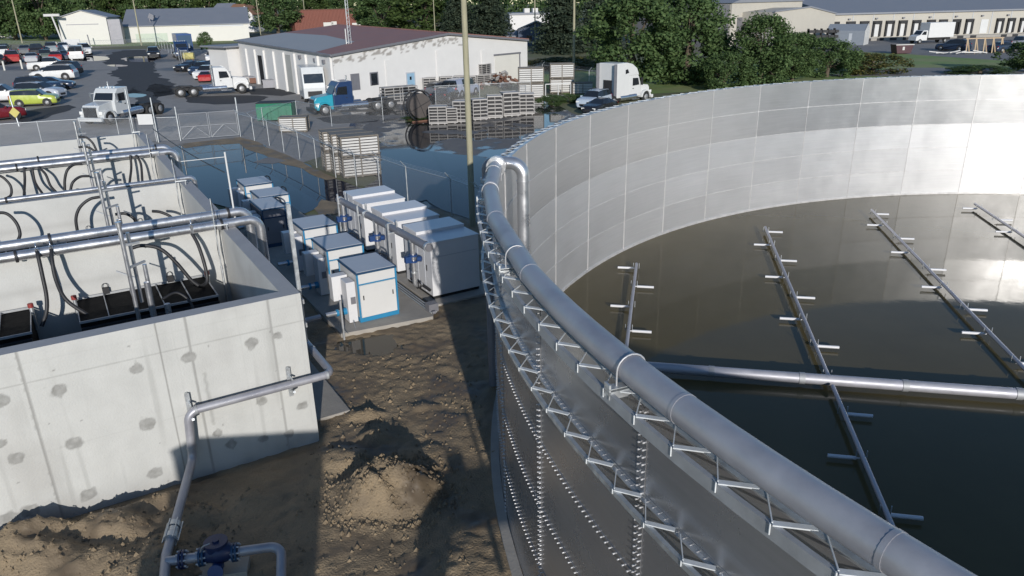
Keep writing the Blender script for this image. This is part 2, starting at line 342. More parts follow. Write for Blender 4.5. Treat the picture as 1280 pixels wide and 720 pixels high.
for i in range(4200):
    if i < 1600: a = rq.uniform(0, 6.28); r_ = 1.5 * rq.random() ** .6; x, y = -2.5 + r_ * math.cos(a), 12.6 + r_ * .9 * math.sin(a)
    elif i < 3000: x, y = rq.uniform(-11, -5.2), rq.uniform(9.6, 12.6)
    else: x, y = rq.uniform(-4.5, -.8), rq.uniform(9.5, 19)
    b_ = (x - O.x) * E2.x + (y - O.y) * E2.y; a_ = (x - O.x) * E1.x + (y - O.y) * E1.y
    if a_ < .2 and b_ > -.15: continue
    r_ = .012 + .045 * rq.random() ** 4; c = Vector((x, y, dz(x, y) + r_ * .3)); n_ = 5
    vs = [c + Vector((rq.uniform(-.3, .3) * r_, 0, r_ * rq.uniform(.6, 1.1)))] + [c + Vector((math.cos(k * 2 * PI / n_) * r_ * rq.uniform(.7, 1.4), math.sin(k * 2 * PI / n_) * r_ * rq.uniform(.7, 1.4), -r_ * .4)) for k in range(n_)]
    q.add(vs, [(0, 1 + k, 1 + (k + 1) % n_) for k in range(n_)])
o = q.build('mud_clods', m_dirt, fix=False); tag(o, 'loose mud clods and pebbles strewn over the bare brown mud', 'mud clods', None, 'stuff')
# ================================================================== concrete basin
ZT = 3.6; TH = .35
basin = site('treatment_basin', 'long grey concrete basin with four open channels on the left', 'basin')
PATCH = [wallpt(u, v, 0) + (k,) for u, v, k in ((93, 554, 1.1), (74, 487.5, .9), (170, 462, .85), (235.5, 446.7, .9), (186, 530, 1.), (194, 592, .9), (111, 618, 1.1), (38, 639, 1.1), (11, 649, 1.2), (20, 573, 1.), (2, 502, .9), (1, 555, .7), (315, 427.5, .8), (346, 419, .7), (378, 507, .8), (271, 542, .7), (289, 555, .8), (327, 501, .7), (362, 542, .7), (330, 548, .7), (67, 463, .18), (161, 433, .15), (62, 530, .12))]
JV = [(wallpt(203, 452, 0)[0], .022), (wallpt(247, 482, 0)[0], .030), (wallpt(348, 470, 0)[0], .022), (wallpt(48, 540, 0)[0], .030), (-7.6, .014), (-10.2, .014)]
def markf(a, z):
    m = 0.
    n1 = MN.noise((a * 2.2, z * 2.2, 0)); n2 = MN.noise((a * 9, z * 9, 5))
    for pa, pz, k in PATCH:
        d = math.hypot((a - pa) / 1.25, z - pz) / (.115 * k) * (1 + .35 * n1 + .45 * n2)
        if d < 1.18: m = max(m, min(.88, (1.18 - d) * 5.) * (.74 + .38 * n2 - .12 * MN.noise((a * 25, z * 25, 1))))
    for ja, jw in JV:
        d = abs(a - ja - .004 * n2); m = max(m, .75 * (1 - .6 * d / jw) if d < jw else 0)
    zl = 2.98
    if abs(z - zl) < .014: m = max(m, .34 + .12 * n2)
    d = abs(a + 2.12 - .03 * n2)
    if 1.1 < z < 2.35 and d < .05: m = max(m, .42 * (1 - d / .05))
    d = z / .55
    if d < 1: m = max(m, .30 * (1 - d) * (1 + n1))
    gx, gz = (a + 40.37) % 1.22, (z + .31) % .915
    if math.hypot(gx - .6, gz - .45) < .020 and MN.noise((int((a + 40.37) / 1.22) * 3.1, int((z + .31) / .915) * 2.3, 8)) > -.1: m = max(m, .6)
    if abs(gx) < .012 or abs(gz) < .010: m = max(m, .07 + .05 * n1)
    dr = MN.noise((a * 6.5, z * .22, 21))
    if dr > .28: m = max(m, min(.22, (dr - .28) * 1.1) * min(1, (ZT - z) / .8))
    m += .13 * max(0, MN.noise((a * 3.5, z * .35, 11))) + .05 * max(0, n1)
    return min(1, max(0, m))
w_ = MB(); da = .025
na, nz_ = int(8.4 / da), int((ZT + .3) / da)
vals = []
for j in range(nz_ + 1):
    for i in range(na + 1):
        a, z = -8.4 + 8.4 * i / na, -.3 + (ZT + .3) * j / nz_; w_.v.append((a, 0, z)); vals.append(markf(a, z))
w_.f = [(j * (na + 1) + i, j * (na + 1) + i + 1, (j + 1) * (na + 1) + i + 1, (j + 1) * (na + 1) + i) for j in range(nz_) for i in range(na)]
w_.mi = [0] * len(w_.f); w_.sm = [False] * len(w_.f); n0 = len(w_.v)
w_.bx(-14, -8.4, 0, TH, -.3, ZT); w_.quad((-8.4, TH, -.3), (0, TH, -.3), (0, TH, ZT), (-8.4, TH, ZT)); w_.quad((0, 0, -.3), (0, TH, -.3), (0, TH, ZT), (0, 0, ZT))
w_.cur = 1; w_.quad((-8.4, 0, ZT), (0, 0, ZT), (0, TH, ZT), (-8.4, TH, ZT))
w_.att['mark'] = vals + [0.] * (len(w_.v) - n0)
w_.build('front_wall', [m_conc, m_conctop], basin, fix=False)
CH = [6.4, 13.0, 19.6, 26.1]
sw = MB(); sw.bx(-TH, 0, TH, 26.45, -.3, ZT - .003); sw.cur = 1; sw.quad((-TH, TH, ZT), (0, TH, ZT), (0, 26.45, ZT), (-TH, 26.45, ZT))
sw.build('side_wall', [m_conc, m_conctop], basin)
sw = MB(); sw.bx(-14.35, -14, 0, 26.45, -.3, ZT); sw.build('side_wall', [m_conc, m_conctop], basin)
def divwall(y, name):
    d = MB(); n = 90; nz = 24; vals = []
    for j in range(nz + 1):
        for i in range(n + 1):
            a, z = -14 + (14 - TH) * i / n, ZT * j / nz; d.v.append((a, y, z))
            q = .12 * max(0, MN.noise((a * 2, z * .5, y))) + (.16 if abs(z - 2.7) < .04 else 0)
            vals.append(min(1, q))
    d.f = [(j * (n + 1) + i, j * (n + 1) + i + 1, (j + 1) * (n + 1) + i + 1, (j + 1) * (n + 1) + i) for j in range(nz) for i in range(n)]; d.mi = [0] * len(d.f); d.sm = [False] * len(d.f); n0 = len(d.v)
    d.quad((-14, y + TH, 0), (-TH, y + TH, 0), (-TH, y + TH, ZT), (-14, y + TH, ZT)); d.cur = 1; d.quad((-14, y, ZT), (-TH, y, ZT), (-TH, y + TH, ZT), (-14, y + TH, ZT))
    d.att['mark'] = vals + [0.] * (len(d.v) - n0); d.build(name, [m_conc, m_conctop], basin, fix=False)
for i, y in enumerate(CH): divwall(y, 'back_wall' if i == 3 else 'partition_wall')
kt = MB()
for a in (-TH - .04, -2.2, -5.4):                      # tie holes
    pass
for k, y0 in enumerate([TH] + [c + TH for c in CH[:3]]):
    q = MB(); q.quad((-14, y0, 0), (-TH, y0, 0), (-TH, CH[k], 0), (-14, CH[k], 0)); q.v = [tuple(W(x, y, 1.25)) for x, y, z in q.v]; q.build('channel_water', m_chanw)['kind'] = 'structure'
# membrane cassettes
def cassette(a0, a1, b0, b1, z, label):
    t = site('membrane_cassette', label, 'cassette', (a0 + a1) / 2, (b0 + b1) / 2, 0, 'membrane cassettes in the channels'); L, D = (a1 - a0) / 2, (b1 - b0) / 2
    q = MB(); q.bx(-L, L, -D, D, .9, z - .06); q.build('membrane_block', m_mem, t)
    q = MB()
    for y in (-D, D): q.beam((-L - .02, y, z - .02), (L + .02, y, z - .02), .04, .05)
    n = 5
    for i in range(n + 1): q.beam((-L + 2 * L * i / n, -D + .02, z - .022), (-L + 2 * L * i / n, D - .02, z - .022), .022, .04)
    q.build('divider_frame', m_galvd, t)
    q = MB(); q.beam((-L, -D - .07, z - .22), (L, -D - .07, z - .22), .10, .16); q.build('front_rail', m_black, t)
    for s, mt in ((-1, m_red), (1, m_red)):
        q = MB(); q.cyl((s * (L + .03), D * .6, z - .5), (s * (L + .03), D * .6, z + .1), .045, 8); c = q.build('lifting_post', m_galv, t)
        q = MB(); q.cyl((s * (L + .03), D * .6, z + .1), (s * (L + .03), D * .6, z + .2), .065, 10); q.build('cap', mt, c)
    for x in (-L * .55, L * .45):
        q = MB(); q.box((x, D + .03, z + .05), (.16, .12, .16)); q.tube([(x + .07 * math.cos(u), D + .03, z + .17 + .08 * math.sin(u)) for u in [i * PI / 5 for i in range(11)]], .009, 5, False); q.build('lifting_lug', m_black, t)
    return t
cassette(-4.12, -.98, 4.45, 6.3, 2.33, 'black membrane cassette below the pipe stand in the nearest channel')
cassette(-8.3, -5.12, 4.45, 6.3, 2.33, 'black membrane cassette at the left photo edge in the nearest channel')
for k, nm in ((1, 'second'), (2, 'third'), (3, 'farthest')):
    cassette(-4.12, -.98, 4.45 + 6.6 * k, 6.3 + 6.58 * k, 2.33, 'black membrane cassette down in the %s channel from the camera' % nm)
cassette(-8.3, -5.12, 11.05, 12.88, 2.33, 'black membrane cassette at the left end of the second channel')

def flange(q, p, d, r, t=.05):
    p = Vector(p); d = Vector(d).normalized(); q.cyl(p - d * t / 2, p + d * t / 2, r, 14)
def pipe(name, pts, r, label, cat='pipe', br=None, mat=None, flanges=(), fm=None, group=None, n=14, fl=1.28, ft=.06):
    P = [W(*p) if True else p for p in pts]; o0 = P[0].copy(); o0.z = 0
    t = thing(name, label, cat, o0, 0, group); Q = [p - o0 for p in P]
    q = MB(); q.tube(bend(Q, br or r * 2.4, 7), r, n); q.build('pipe_run', mat or m_stain, t)
    for f in flanges:                                  # (segment, fraction)
        a, b = Q[f[0]], Q[f[0] + 1]; c = a.lerp(b, f[1]); q = MB(); flange(q, c, b - a, r * fl, ft); q.build('coupling', fm or m_black, t)
    return t
def dbl(yu, zu, yl, zl, r, k, words, ex):
    pipe('air_header_pipe', [(-13.8, yu, zu), (ex - .1, yu, zu), (ex - .1, yu, .2)], r, 'thick silver pipe on the wall top of the %s partition, rear of the pair' % words, flanges=((0, .52), (0, .66), (0, .962)), group='header pipes across the basin')
    pipe('air_header_pipe', [(-13.8, yl, zl), (ex + .07, yl, zl), (ex + .07, yl, .2)], r, 'thick silver pipe on the wall top of the %s partition, front of the pair' % words, flanges=((0, .60), (0, .93)), group='header pipes across the basin')
dbl(6.60, 3.88, 6.10, 3.72, .125, 0, 'nearest', .60)
dbl(19.85, 3.80, 19.30, 3.68, .125, 2, 'third', .40)
pipe('scour_pipe', [(-13.8, 13.0, 3.74), (.12, 13.0, 3.74), (.12, 13.0, 2.9)], .075, 'thin silver pipe along the top of the second partition wall', flanges=((0, .6),), fl=1.3)
# pipe stands, one in each channel
def stand(k, label):
    b = 6.4 + 6.6 * k - 2.5; t = site('pipe_stand', label, 'pipe stand', -2.9, b, 0, 'pipe stands in the channels')
    q = MB(); q.cyl((0, .0, 1.2), (0, .0, 4.62), .05, 10); q.cyl((0, 0, 4.62), (0, 0, 4.72), .07, 10); q.build('tall_pipe', m_stain, t)
    q = MB(); q.cyl((.16, .35, 2.6), (.16, .35, 4.35), .045, 10); q.build('drop_pipe', m_stain, t)
    q = MB(); q.cyl((.30, -.35, 1.2), (.30, -.35, 3.3), .065, 10); q.cyl((.36, .1, 1.2), (.36, .1, 3.6), .05, 10); q.build('riser_pipe', m_stain, t)
    q = MB(); q.cyl((.62, -.55, 1.2), (.62, -.55, 2.75), .07, 10); q.add([(.62 + .2 * x, -.55 + .2 * y, 1.25) for x, y in ((-1, -1), (1, -1), (1, 1), (-1, 1))] + [(.62, -.55, 1.7)], [(0, 1, 4), (1, 2, 4), (2, 3, 4), (3, 0, 4)]); q.build('valve_pipe', m_stain, t)
    for pa_, pb_, w_b in (((-.02, 0, 4.15), (.35, .1, 4.15), .05), ((.0, 0, 3.6), (.4, .35, 3.6), .05), ((-.25, .1, 3.55), (.1, .0, 3.35), .03)): q = MB(); q.beam(pa_, pb_, w_b, w_b); q.build('clamp', m_galvd, t)
    q = MB(); q.tube(spline([(.55, -.45, 2.85), (.9, -.35, 2.9), (1.15, -.5, 2.6), (1.1, -.8, 2.2), (.85, -.9, 2.05)]), .032, 7); q.build('coil_hose', m_black, t)
    return t
for k, nm in enumerate(('nearest', 'second', 'third', 'farthest')): stand(k, 'silver pipe stand with clamps and valves in the %s channel' % nm)
def hose(pts, label, r=.047):
    P = [W(*p) for p in pts]; o0 = P[0].copy(); o0.z = 0; q = MB(); q.tube(spline([p - o0 for p in P]), r, 9)
    o = q.build('hose', m_black); o.location = o0; tag(o, label, 'hose', 'black hoses in the channels')
def P3(u, v, b):                                       # point of a hose seen at a pixel, at the distance b into the basin
    a, z = wallpt(u, v, b); return (a, b, z)
hose([P3(46, 314, 6.0), P3(48, 322, 5.85), P3(53, 345, 5.7), P3(58, 370, 5.6), P3(58, 390, 5.5), P3(52, 408, 5.4)], 'black hose hanging from the front pipe nearest the left photo edge')
hose([P3(64, 311, 6.0), P3(65, 325, 5.8), P3(70, 350, 5.6), P3(83, 375, 5.3), P3(113, 396, 5.1)], 'black hose curving down to the left end of the nearest long cassette')
hose([P3(162, 311, 5.3), P3(178, 307, 5.2), P3(200, 311, 5.1), P3(220, 328, 5.0), P3(238, 349, 4.9), P3(248, 357, 4.85)], 'black hose arching right from the nearest pipe stand')
hose([P3(240, 292, 6.0), P3(248, 307, 5.8), P3(256, 332, 5.6), P3(259, 350, 5.5), P3(254, 357, 5.4), P3(246, 357, 5.2), P3(240, 352, 5.1)], 'black hose looping down at the right end of the nearest channel')
hose([P3(125, 246, 11.8), P3(112, 249, 11.8), P3(100, 259, 11.8), P3(95, 273, 11.8), P3(97, 291, 11.8)], 'black hose arching left from the second pipe stand')
hose([P3(-8, 266, 11.8), P3(8, 267, 11.8), P3(20, 278, 11.7), P3(25, 292, 11.6), P3(22, 302, 11.5)], 'black hose bowing at the left photo edge in the second channel')
hose([P3(144, 268, 11.5), P3(156, 267, 11.5), P3(166, 272, 11.4), P3(173, 281, 11.4)], 'short black hose arching right of the second pipe stand')
hose([P3(190, 264, 11.4), P3(200, 265, 11.4), P3(212, 270, 11.3), P3(217, 276, 11.2)], 'short black hose lying by the red cap in the second channel')
hose([P3(30, 209, 19.1), P3(31, 225, 18.9), P3(30, 244, 18.5)], 'straight black hose hanging farthest left in the third channel')
hose([P3(40, 210, 19.1), P3(44, 228, 18.9), P3(53, 242, 18.5)], 'black hose hanging between two others at the left of the third channel')
hose([P3(48, 209, 19.1), P3(57, 218, 18.9), P3(63, 232, 18.7), P3(71, 241, 18.5)], 'black hose swinging right at the left of the third channel')
hose([P3(103, 205, 16.6), P3(92, 206, 16.6), P3(84, 213, 16.5), P3(81, 225, 16.5), P3(81, 238, 16.5)], 'black hose arching left from the third pipe stand')
hose([P3(112, 220, 16.4), P3(100, 221, 16.4), P3(91, 228, 16.3), P3(88, 238, 16.3)], 'lower black hose bending left below the third pipe stand')
hose([P3(163, 194, 19.1), P3(164, 210, 18.9), P3(162, 228, 18.5)], 'straight black hose hanging right of the third pipe stand')
hose([P3(170, 194, 19.1), P3(176, 205, 18.9), P3(178, 227, 18.5)], 'black hose bowing outward at the right of the third channel')
hose([P3(98, 171, 23.2), P3(108, 172, 23.2), P3(116, 179, 23.1), P3(121, 189, 23.)], 'black hose arching right from the farthest pipe stand')
hose([P3(98, 184, 23.0), P3(110, 184, 23.0), P3(120, 190, 22.9)], 'low black hose below the farthest pipe stand')
hose([P3(-6, 218, 18.8), P3(4, 222, 18.8), P3(13, 232, 18.7), P3(14, 243, 18.6), P3(8, 248, 18.5)], 'black hose loop at the left photo edge in the third channel')
# pipe clamps with hose fittings on the front pipes
for (u, v, b, nm) in ((46, 313, 6.1, 'leftmost'), (64, 311, 6.1, 'second from left'), (240, 292, 6.1, 'rightmost')):
    a, z = wallpt(u, v, b); t = site('pipe_clamp', 'small steel saddle clamp on the nearest front pipe, %s' % nm, 'clamp', a, b)
    q = MB(); q.cyl((-.04, 0, 3.72), (.04, 0, 3.72), .14, 14); q.build('saddle', m_galvd, t)
    q = MB(); q.cyl((0, -.1, 3.62), (0, -.1, 3.86), .05, 8); q.tube([(0, -.1 + .07 * math.cos(x), 3.9 + .08 * math.sin(x)) for x in [i * PI / 5 for i in range(11)]], .012, 5, False); q.build('fitting', m_chrome, t)
# thin level probes in the right corners
for k in range(4):
    b = CH[k] - .45; nm = ('nearest', 'second', 'third', 'farthest')[k]; t = site('level_probe', 'thin upright probe rod in the right corner of the %s channel' % nm, 'probe', -.55, b, 0, 'level probes in the channel corners')
    q = MB(); q.cyl((0, 0, 1.3), (0, 0, 4.5), .016, 6); q.cyl((0, 0, 1.3), (0, 0, 2.6), .03, 8); q.build('rod', m_galv, t)
    q = MB(); q.beam((0, 0, 3.75), (.34, -.06, 3.75), .03, .03); q.cyl((.3, -.05, 3.6), (.3, -.05, 3.75), .02, 6); q.build('bracket', m_galv, t)
    q = MB(); q.tube(spline([(.01, 0, 4.5), (.05, -.02, 3.9), (-.02, .02, 3.1), (.03, 0, 2.5)]), .008, 5); q.build('cable', m_black, t)
a, z = wallpt(293, 266, 6.6)
t = site('lamp_mast', 'slim white mast on the wall beside the nearest pipe pair', 'mast', a, 6.62); q = MB(); q.cyl((0, 0, 3.6), (0, 0, zat(W(a, 6.62), 190)), .026, 8); q.build('mast_tube', m_white, t)
q = MB(); q.beam((0, 0, zat(W(a, 6.62), 196)), (-1.1, .35, zat(W(a, 6.62), 196) - .05), .015, .015); q.build('stay_rod', m_white, t)
t = site('lamp_mast', 'square grey post bolted to the right corner of the basin', 'mast', .06, .30); q = MB(); q.beam((0, 0, 2.35), (0, 0, zat(W(.06, .3), 255)), .075, .075); q.build('square_tube', m_galv, t); q = MB(); q.box((0, -.02, 2.75), (.12, .1, .10)); q.box((0, -.02, 3.3), (.12, .1, .10)); q.build('clip', m_galvd, t)
# drain pipe along the front wall
t = pipe('drain_pipe', [(.40, 4.6, 1.72), (.40, -.25, 1.70), (-2.58, -.25, 1.70), (-2.66, -.25, .62), (-3.55, -2.75, .40), (-3.78, -3.9, .36)], .085, 'grey pipe elbowing round the basin corner and down into the mud', br=.22, mat=m_rimpipe, flanges=((1, .04), (1, .95), (2, .75), (0, .7)), fm=m_galvd, fl=1.12, ft=.05)
q = MB(); p0 = W(.40, 4.6); c = W(-3.36, -2.22, .45) - p0; d = (W(-3.55, -2.75, .4) - W(-2.66, -.25, .62)).normalized(); p0.z = 0
for i in (-.14, 0, .14): q.cyl(c + d * (i - .06), c + d * (i + .06), .125 if i else .11, 14)
for k in range(6):
    e = Vector((-d.y, d.x, 0)).normalized(); f = d.cross(e); o_ = (e * math.cos(k * PI / 3) + f * math.sin(k * PI / 3)) * .13; q.cyl(c + o_ - d * .24, c + o_ + d * .24, .014, 6)
q.build('coupling', m_galv, t)
for i, (a, nm) in enumerate(((-2.45, 'left'), (-.42, 'right'))):
    t = site('pipe_bracket', 'galvanised wall bracket under the drain pipe, %s one' % nm, 'bracket', a, -.02, 0, 'wall brackets of the drain pipe')
    q = MB(); q.bx(-.10, -.05, -.06, 0, 1.35, 2.02); q.bx(-.12, -.03, -.09, -.06, 1.35, 2.02); q.build('channel', m_galv, t)
    q = MB(); q.beam((-.07, -.05, 1.45), (-.07, -.38, 1.58), .05, .05); q.beam((-.07, -.08, 1.85), (-.07, -.36, 1.85), .03, .03); q.build('arm', m_galv, t)
m_vshade = M('valve_blue_shaded', (.010, .022, .075), .45, 0, .15, 6)  # valve blue darkened in the colour for the shadow it sits in
# valve assembly in front
va = S(208, 702, .42); vb = S(352, 682, .42)
t = site('valve_assembly', 'dark blue check valve in a flanged pipe at the bottom edge', 'valve', va[0], va[1], 0); Lx = math.hypot(vb[0] - va[0], vb[1] - va[1]); ang = math.atan2(vb[1] - va[1], vb[0] - va[0])
t.rotation_euler = (0, 0, A + ang); zc = .42
q = MB(); q.cyl((.0, 0, zc), (.58, 0, zc), .085, 14); q.build('left_spool', m_rimpipe, t)
q = MB(); q.tube(bend([(1.18, 0, zc), (Lx, 0, zc), (Lx + .05, -1.1, zc - .3)], .22, 8), .085, 14); q.build('elbow_pipe', m_rimpipe, t)
for x in (.26, .58, 1.12):
    q = MB(); q.cyl((x - .045, 0, zc), (x - .008, 0, zc), .165, 16); q.cyl((x + .008, 0, zc), (x + .045, 0, zc), .165, 16); f = q.build('flange', m_navy if x > .5 else m_vshade, t)
    q = MB()
    for k in range(8): q.cyl((x - .085, .135 * math.cos(k * PI / 4 + .3), zc + .135 * math.sin(k * PI / 4 + .3)), (x + .085, .135 * math.cos(k * PI / 4 + .3), zc + .135 * math.sin(k * PI / 4 + .3)), .018, 6)
    q.build('bolts', m_bolt, f)
q = MB(); q.tube([(.58, 0, zc), (.72, 0, zc + .02), (.86, 0, zc + .06), (1.0, 0, zc + .03), (1.12, 0, zc)], [.11, .15, .22, .17, .11], 16); q.cyl((.84, 0, zc), (.84, 0, zc + .24), .17, 16); q.cyl((.84, 0, zc + .24), (.84, 0, zc + .28), .20, 16); q.cyl((.84, 0, zc + .28), (.84, 0, zc + .31), .06, 8); q.build('valve_body', m_vshade, t)
q = MB(); q.cyl((.84, -.1, zc - .15), (.84, -.32, zc - .1), .10, 12); q.cyl((.84, -.32, zc - .1), (.84, -.35, zc - .09), .13, 12); q.build('side_port', m_valve, t)
q = MB(); q.tube(spline([(.60, -.1, zc + .18), (.66, -.13, zc + .3), (.78, -.12, zc + .34)]), .012, 6); q.build('lever', m_galvd, t)
q = MB(); q.bx(.3, 1.3, -.2, .2, -.1, .14); q.build('support_block', m_conc2, t)
# footing slabs and trench plate beside the basin
q = MB(); q.bx(0.005, 1.02, .75, 4.6, -.1, .10); o = q.build('concrete_slab', m_conc2, None, .02); o.location = W(0, 0); o.rotation_euler = (0, 0, A); tag(o, 'bare concrete slab strip at the foot of the basin corner', 'slab')
# ================================================================== blowers
q = MB(); q.prism([(2.30, 5.05), (5.15, 4.72), (5.45, 5.3), (5.45, 22.), (2.30, 22.)], -.1, .16); o = q.build('equipment_pad', m_conc2, None, .02); o.location = W(0, 0); o.rotation_euler = (0, 0, A); tag(o, 'flat concrete pad carrying the blower cabinets in two rows', 'pad')
q = MB(); q.bx(5.6, 8.0, 5.6, 16., -.1, .12); o = q.build('equipment_pad', m_conc2, None, .02); o.location = W(0, 0); o.rotation_euler = (0, 0, A); tag(o, 'concrete pad in shade under the large white enclosures', 'pad')
def blower(a, b, label, dark=False, wd=1.28, dp=1.6, h=1.60):  # dark puts the shade on a cabinet into its colours
    t = site('blower_cabinet', label, 'blower', a, b, .16, 'blue trimmed blower cabinets')
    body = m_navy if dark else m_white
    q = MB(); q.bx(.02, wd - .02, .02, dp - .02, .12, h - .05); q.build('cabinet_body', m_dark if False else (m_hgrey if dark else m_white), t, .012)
    q = MB(); q.bx(0, wd, 0, dp, 0, .14); q.build('plinth', m_bluet if not dark else m_navy, t, .01)
    q = MB(); q.bx(-.02, wd + .02, -.02, dp + .02, h - .06, h); q.build('roof_rim', m_navy, t, .01)
    q = MB(); q.bx(.03, wd - .03, .03, dp - .03, h, h + .012); q.build('roof_panel', m_topgrey, t)
    for x in (0, wd - .05):
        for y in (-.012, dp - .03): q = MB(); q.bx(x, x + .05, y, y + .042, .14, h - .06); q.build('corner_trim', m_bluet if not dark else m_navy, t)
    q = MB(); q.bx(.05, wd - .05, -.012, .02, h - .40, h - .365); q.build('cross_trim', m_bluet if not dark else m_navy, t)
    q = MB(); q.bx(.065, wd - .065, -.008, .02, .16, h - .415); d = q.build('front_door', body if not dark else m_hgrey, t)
    q = MB(); q.bx(.15, .18, -.03, -.005, .72, .86); q.bx(wd - .18, wd - .15, -.03, -.005, .72, .86); q.build('latch', m_black, d)
    q = MB(); q.bx(-.30, -.02, .12, .62, .02, h - .28); q.build('silencer_box', m_lgrey, t, .015)
    q = MB(); q.bx(-.20, -.05, .095, .125, .62, .84); q.build('vent_plate', m_hgrey, t)
    q = MB(); q.bx(-.52, -.02, .78, 1.12, .55, h - .25); q.build('control_box', m_lgrey, t, .015)
    q = MB(); q.cyl((-.95, .35, .35), (-.02, .35, .35), .075, 12); q.build('outlet_pipe', m_stain, t)
    q = MB(); q.cyl((-.42, .35, .35), (-.30, .35, .35), .11, 12); q.cyl((-.62, .35, .35), (-.55, .35, .35), .11, 12); q.build('coupling', m_bluet, t)
    q = MB(); q.tube(spline([(wd + .03, dp * .35, h - .1), (wd + .07, dp * .5, h + .06), (wd + .05, dp * .8, h + .05), (wd + .03, dp * .95, h - .1)]), .03, 8); q.build('hose_bundle', m_black, t)
    return t
blower(3.08, 5.50, 'white blower cabinet with blue trim nearest the camera')
blower(3.08, 8.25, 'white blower cabinet with blue trim second from the camera')
blower(3.16, 11.12, 'white blower cabinet with blue trim third from the camera')
blower(2.62, 14.85, 'blower cabinet behind the silver elbows, painted dark for shade', True, .95, 1.95)
blower(3.05, 16.95, 'white blower cabinet just behind the shade painted one')
blower(3.05, 19.65, 'white blower cabinet farthest away by the flood water')
t = site('stub_post', 'thin grey conduit post in front of the nearest blower cabinet', 'post', 2.34, 4.95); q = MB(); q.beam((0, 0, 0), (0, 0, 1.25), .07, .05); q.build('strut', m_galvd, t); q = MB(); q.tube(spline([(0, 0, .3), (.2, .1, .12), (.45, .25, .14), (.5, .5, .3)]), .014, 6); q.build('conduit', m_galvd, t)
pipe('outlet_pipe', [(0.0, 5.6, .55), (1.95, 5.8, .52)], .085, 'short grey pipe running from the basin side to the nearest blower', mat=m_rimpipe)
def enclosure(b, label):
    t = site('machine_enclosure', label, 'enclosure', 5.82, b, .12, 'large light grey machine enclosures'); wd, dp, h = 1.76, 2.12, 1.93
    q = MB(); q.bx(0, wd, 0, dp, .10, h - .02); q.build('housing', m_lgrey, t, .012)
    q = MB(); q.bx(.03, wd - .03, .03, dp - .03, 0, .10); q.build('base_frame', m_dark, t)
    q = MB(); q.bx(-.02, wd + .02, dp * .48, dp + .02, h - .02, h + .13); q.build('raised_roof', m_lgrey, t, .012)
    q = MB(); q.bx(-.02, wd + .02, -.02, dp * .48 - .002, h - .022, h + .03); q.build('roof_panel', m_lgrey, t, .012)
    q = MB()
    for i in range(1, 4): q.bx(-.012, .0, dp * i / 4 - .012, dp * i / 4 + .012, .14, h - .05)
    q.bx(.06, wd - .06, -.012, 0, h - .5, h - .48); q.build('panel_seam', m_topgrey, t)
    q = MB(); q.bx(-.014, 0, .35, .40, .9, 1.1); q.build('latch', m_black, t)
    q = MB(); q.tube(spline([(-.05, .1, .3), (-.18, .5, .42), (-.15, 1.1, .40), (-.05, 1.6, .25)]), .05, 8); q.build('hose', m_black, t)
    return t
enclosure(6.08, 'large light grey enclosure nearest the camera, mostly in tank shade')
enclosure(9.02, 'large light grey enclosure in the middle of three, half in sun')
enclosure(12.08, 'large light grey enclosure farthest back, fully in sun')
pipe('header_pipe', [(5.22, 13.1, 2.15), (5.47, 5.38, 2.15)], .125, 'dark grey header pipe running along the large grey enclosures', mat=m_hgrey, flanges=((0, .03), (0, .36), (0, .62), (0, .985)), fm=m_galv, fl=1.2, ft=.10)
for b, nm in ((12.6, 'farthest'), (9.45, 'middle'), (6.55, 'nearest')):
    t = site('drop_pipe', 'silver drop pipe with blue butterfly valve below header, %s' % nm, 'pipe', 5.44 - (b - 5.4) * .032, b, 0, 'drop pipes with blue valves')
    q = MB(); q.tube(bend([(0, 0, 2.12), (0, 0, .55), (.24, 0, .55)], .16, 6), .085, 12); q.build('pipe_run', m_stain, t)
    q = MB(); q.cyl((0, 0, 1.38), (0, 0, 1.44), .15, 12); q.cyl((0, 0, 1.58), (0, 0, 1.64), .15, 12); q.box((-.2, -.02, 1.5), (.2, .16, .2)); q.cyl((.12, -.12, 1.5), (.2, -.2, 1.5), .09, 10); q.build('butterfly_valve', m_valve, t)
    q = MB(); q.cyl((.06, 0, .55), (.1, 0, .55), .12, 12); q.cyl((.14, 0, .55), (.18, 0, .55), .12, 12); q.build('bellows', m_black, t)
    q = MB(); q.cyl((0, 0, 2.06), (0, 0, 2.14), .11, 12); q.cyl((0, 0, 1.0), (0, 0, 1.05), .11, 12); q.build('clamp_ring', m_galv, t)
for b in (12.75, 10.6, 7.75):
    t = site('header_support', 'galvanised strut stand under the header pipe, %s' % {12.75: 'farthest', 10.6: 'middle', 7.75: 'nearest'}[b], 'pipe support', 5.08, b, .1, 'strut stands under the header')
    q = MB(); q.beam((0, 0, 0), (0, 0, 2.35), .06, .06); q.beam((.32, 0, 1.9), (.32, 0, 2.4), .05, .05); q.beam((0, 0, 2.0), (.34, 0, 2.0), .05, .05); q.build('strut', m_galv, t)
    q = MB(); q.box((0, 0, .02), (.25, .25, .03)); q.build('foot_plate', m_galvd, t)
t = site('conduit_run', 'three thin grey conduits on the pad beside the nearest enclosure', 'conduits', 5.2, 5.0, .16)
for i in range(3): q = MB(); q.cyl((-.02 + .09 * i, -.1, .04), (-.02 + .09 * i, 3.2, .04), .022, 6); q.build('conduit', m_galv, t)
q = MB(); q.box((.12, .15, .14), (.32, .3, .26)); q.cyl((.0, -.12, .05), (.1, -.12, .05), .06, 8); q.build('junction_box', m_hgrey, t)
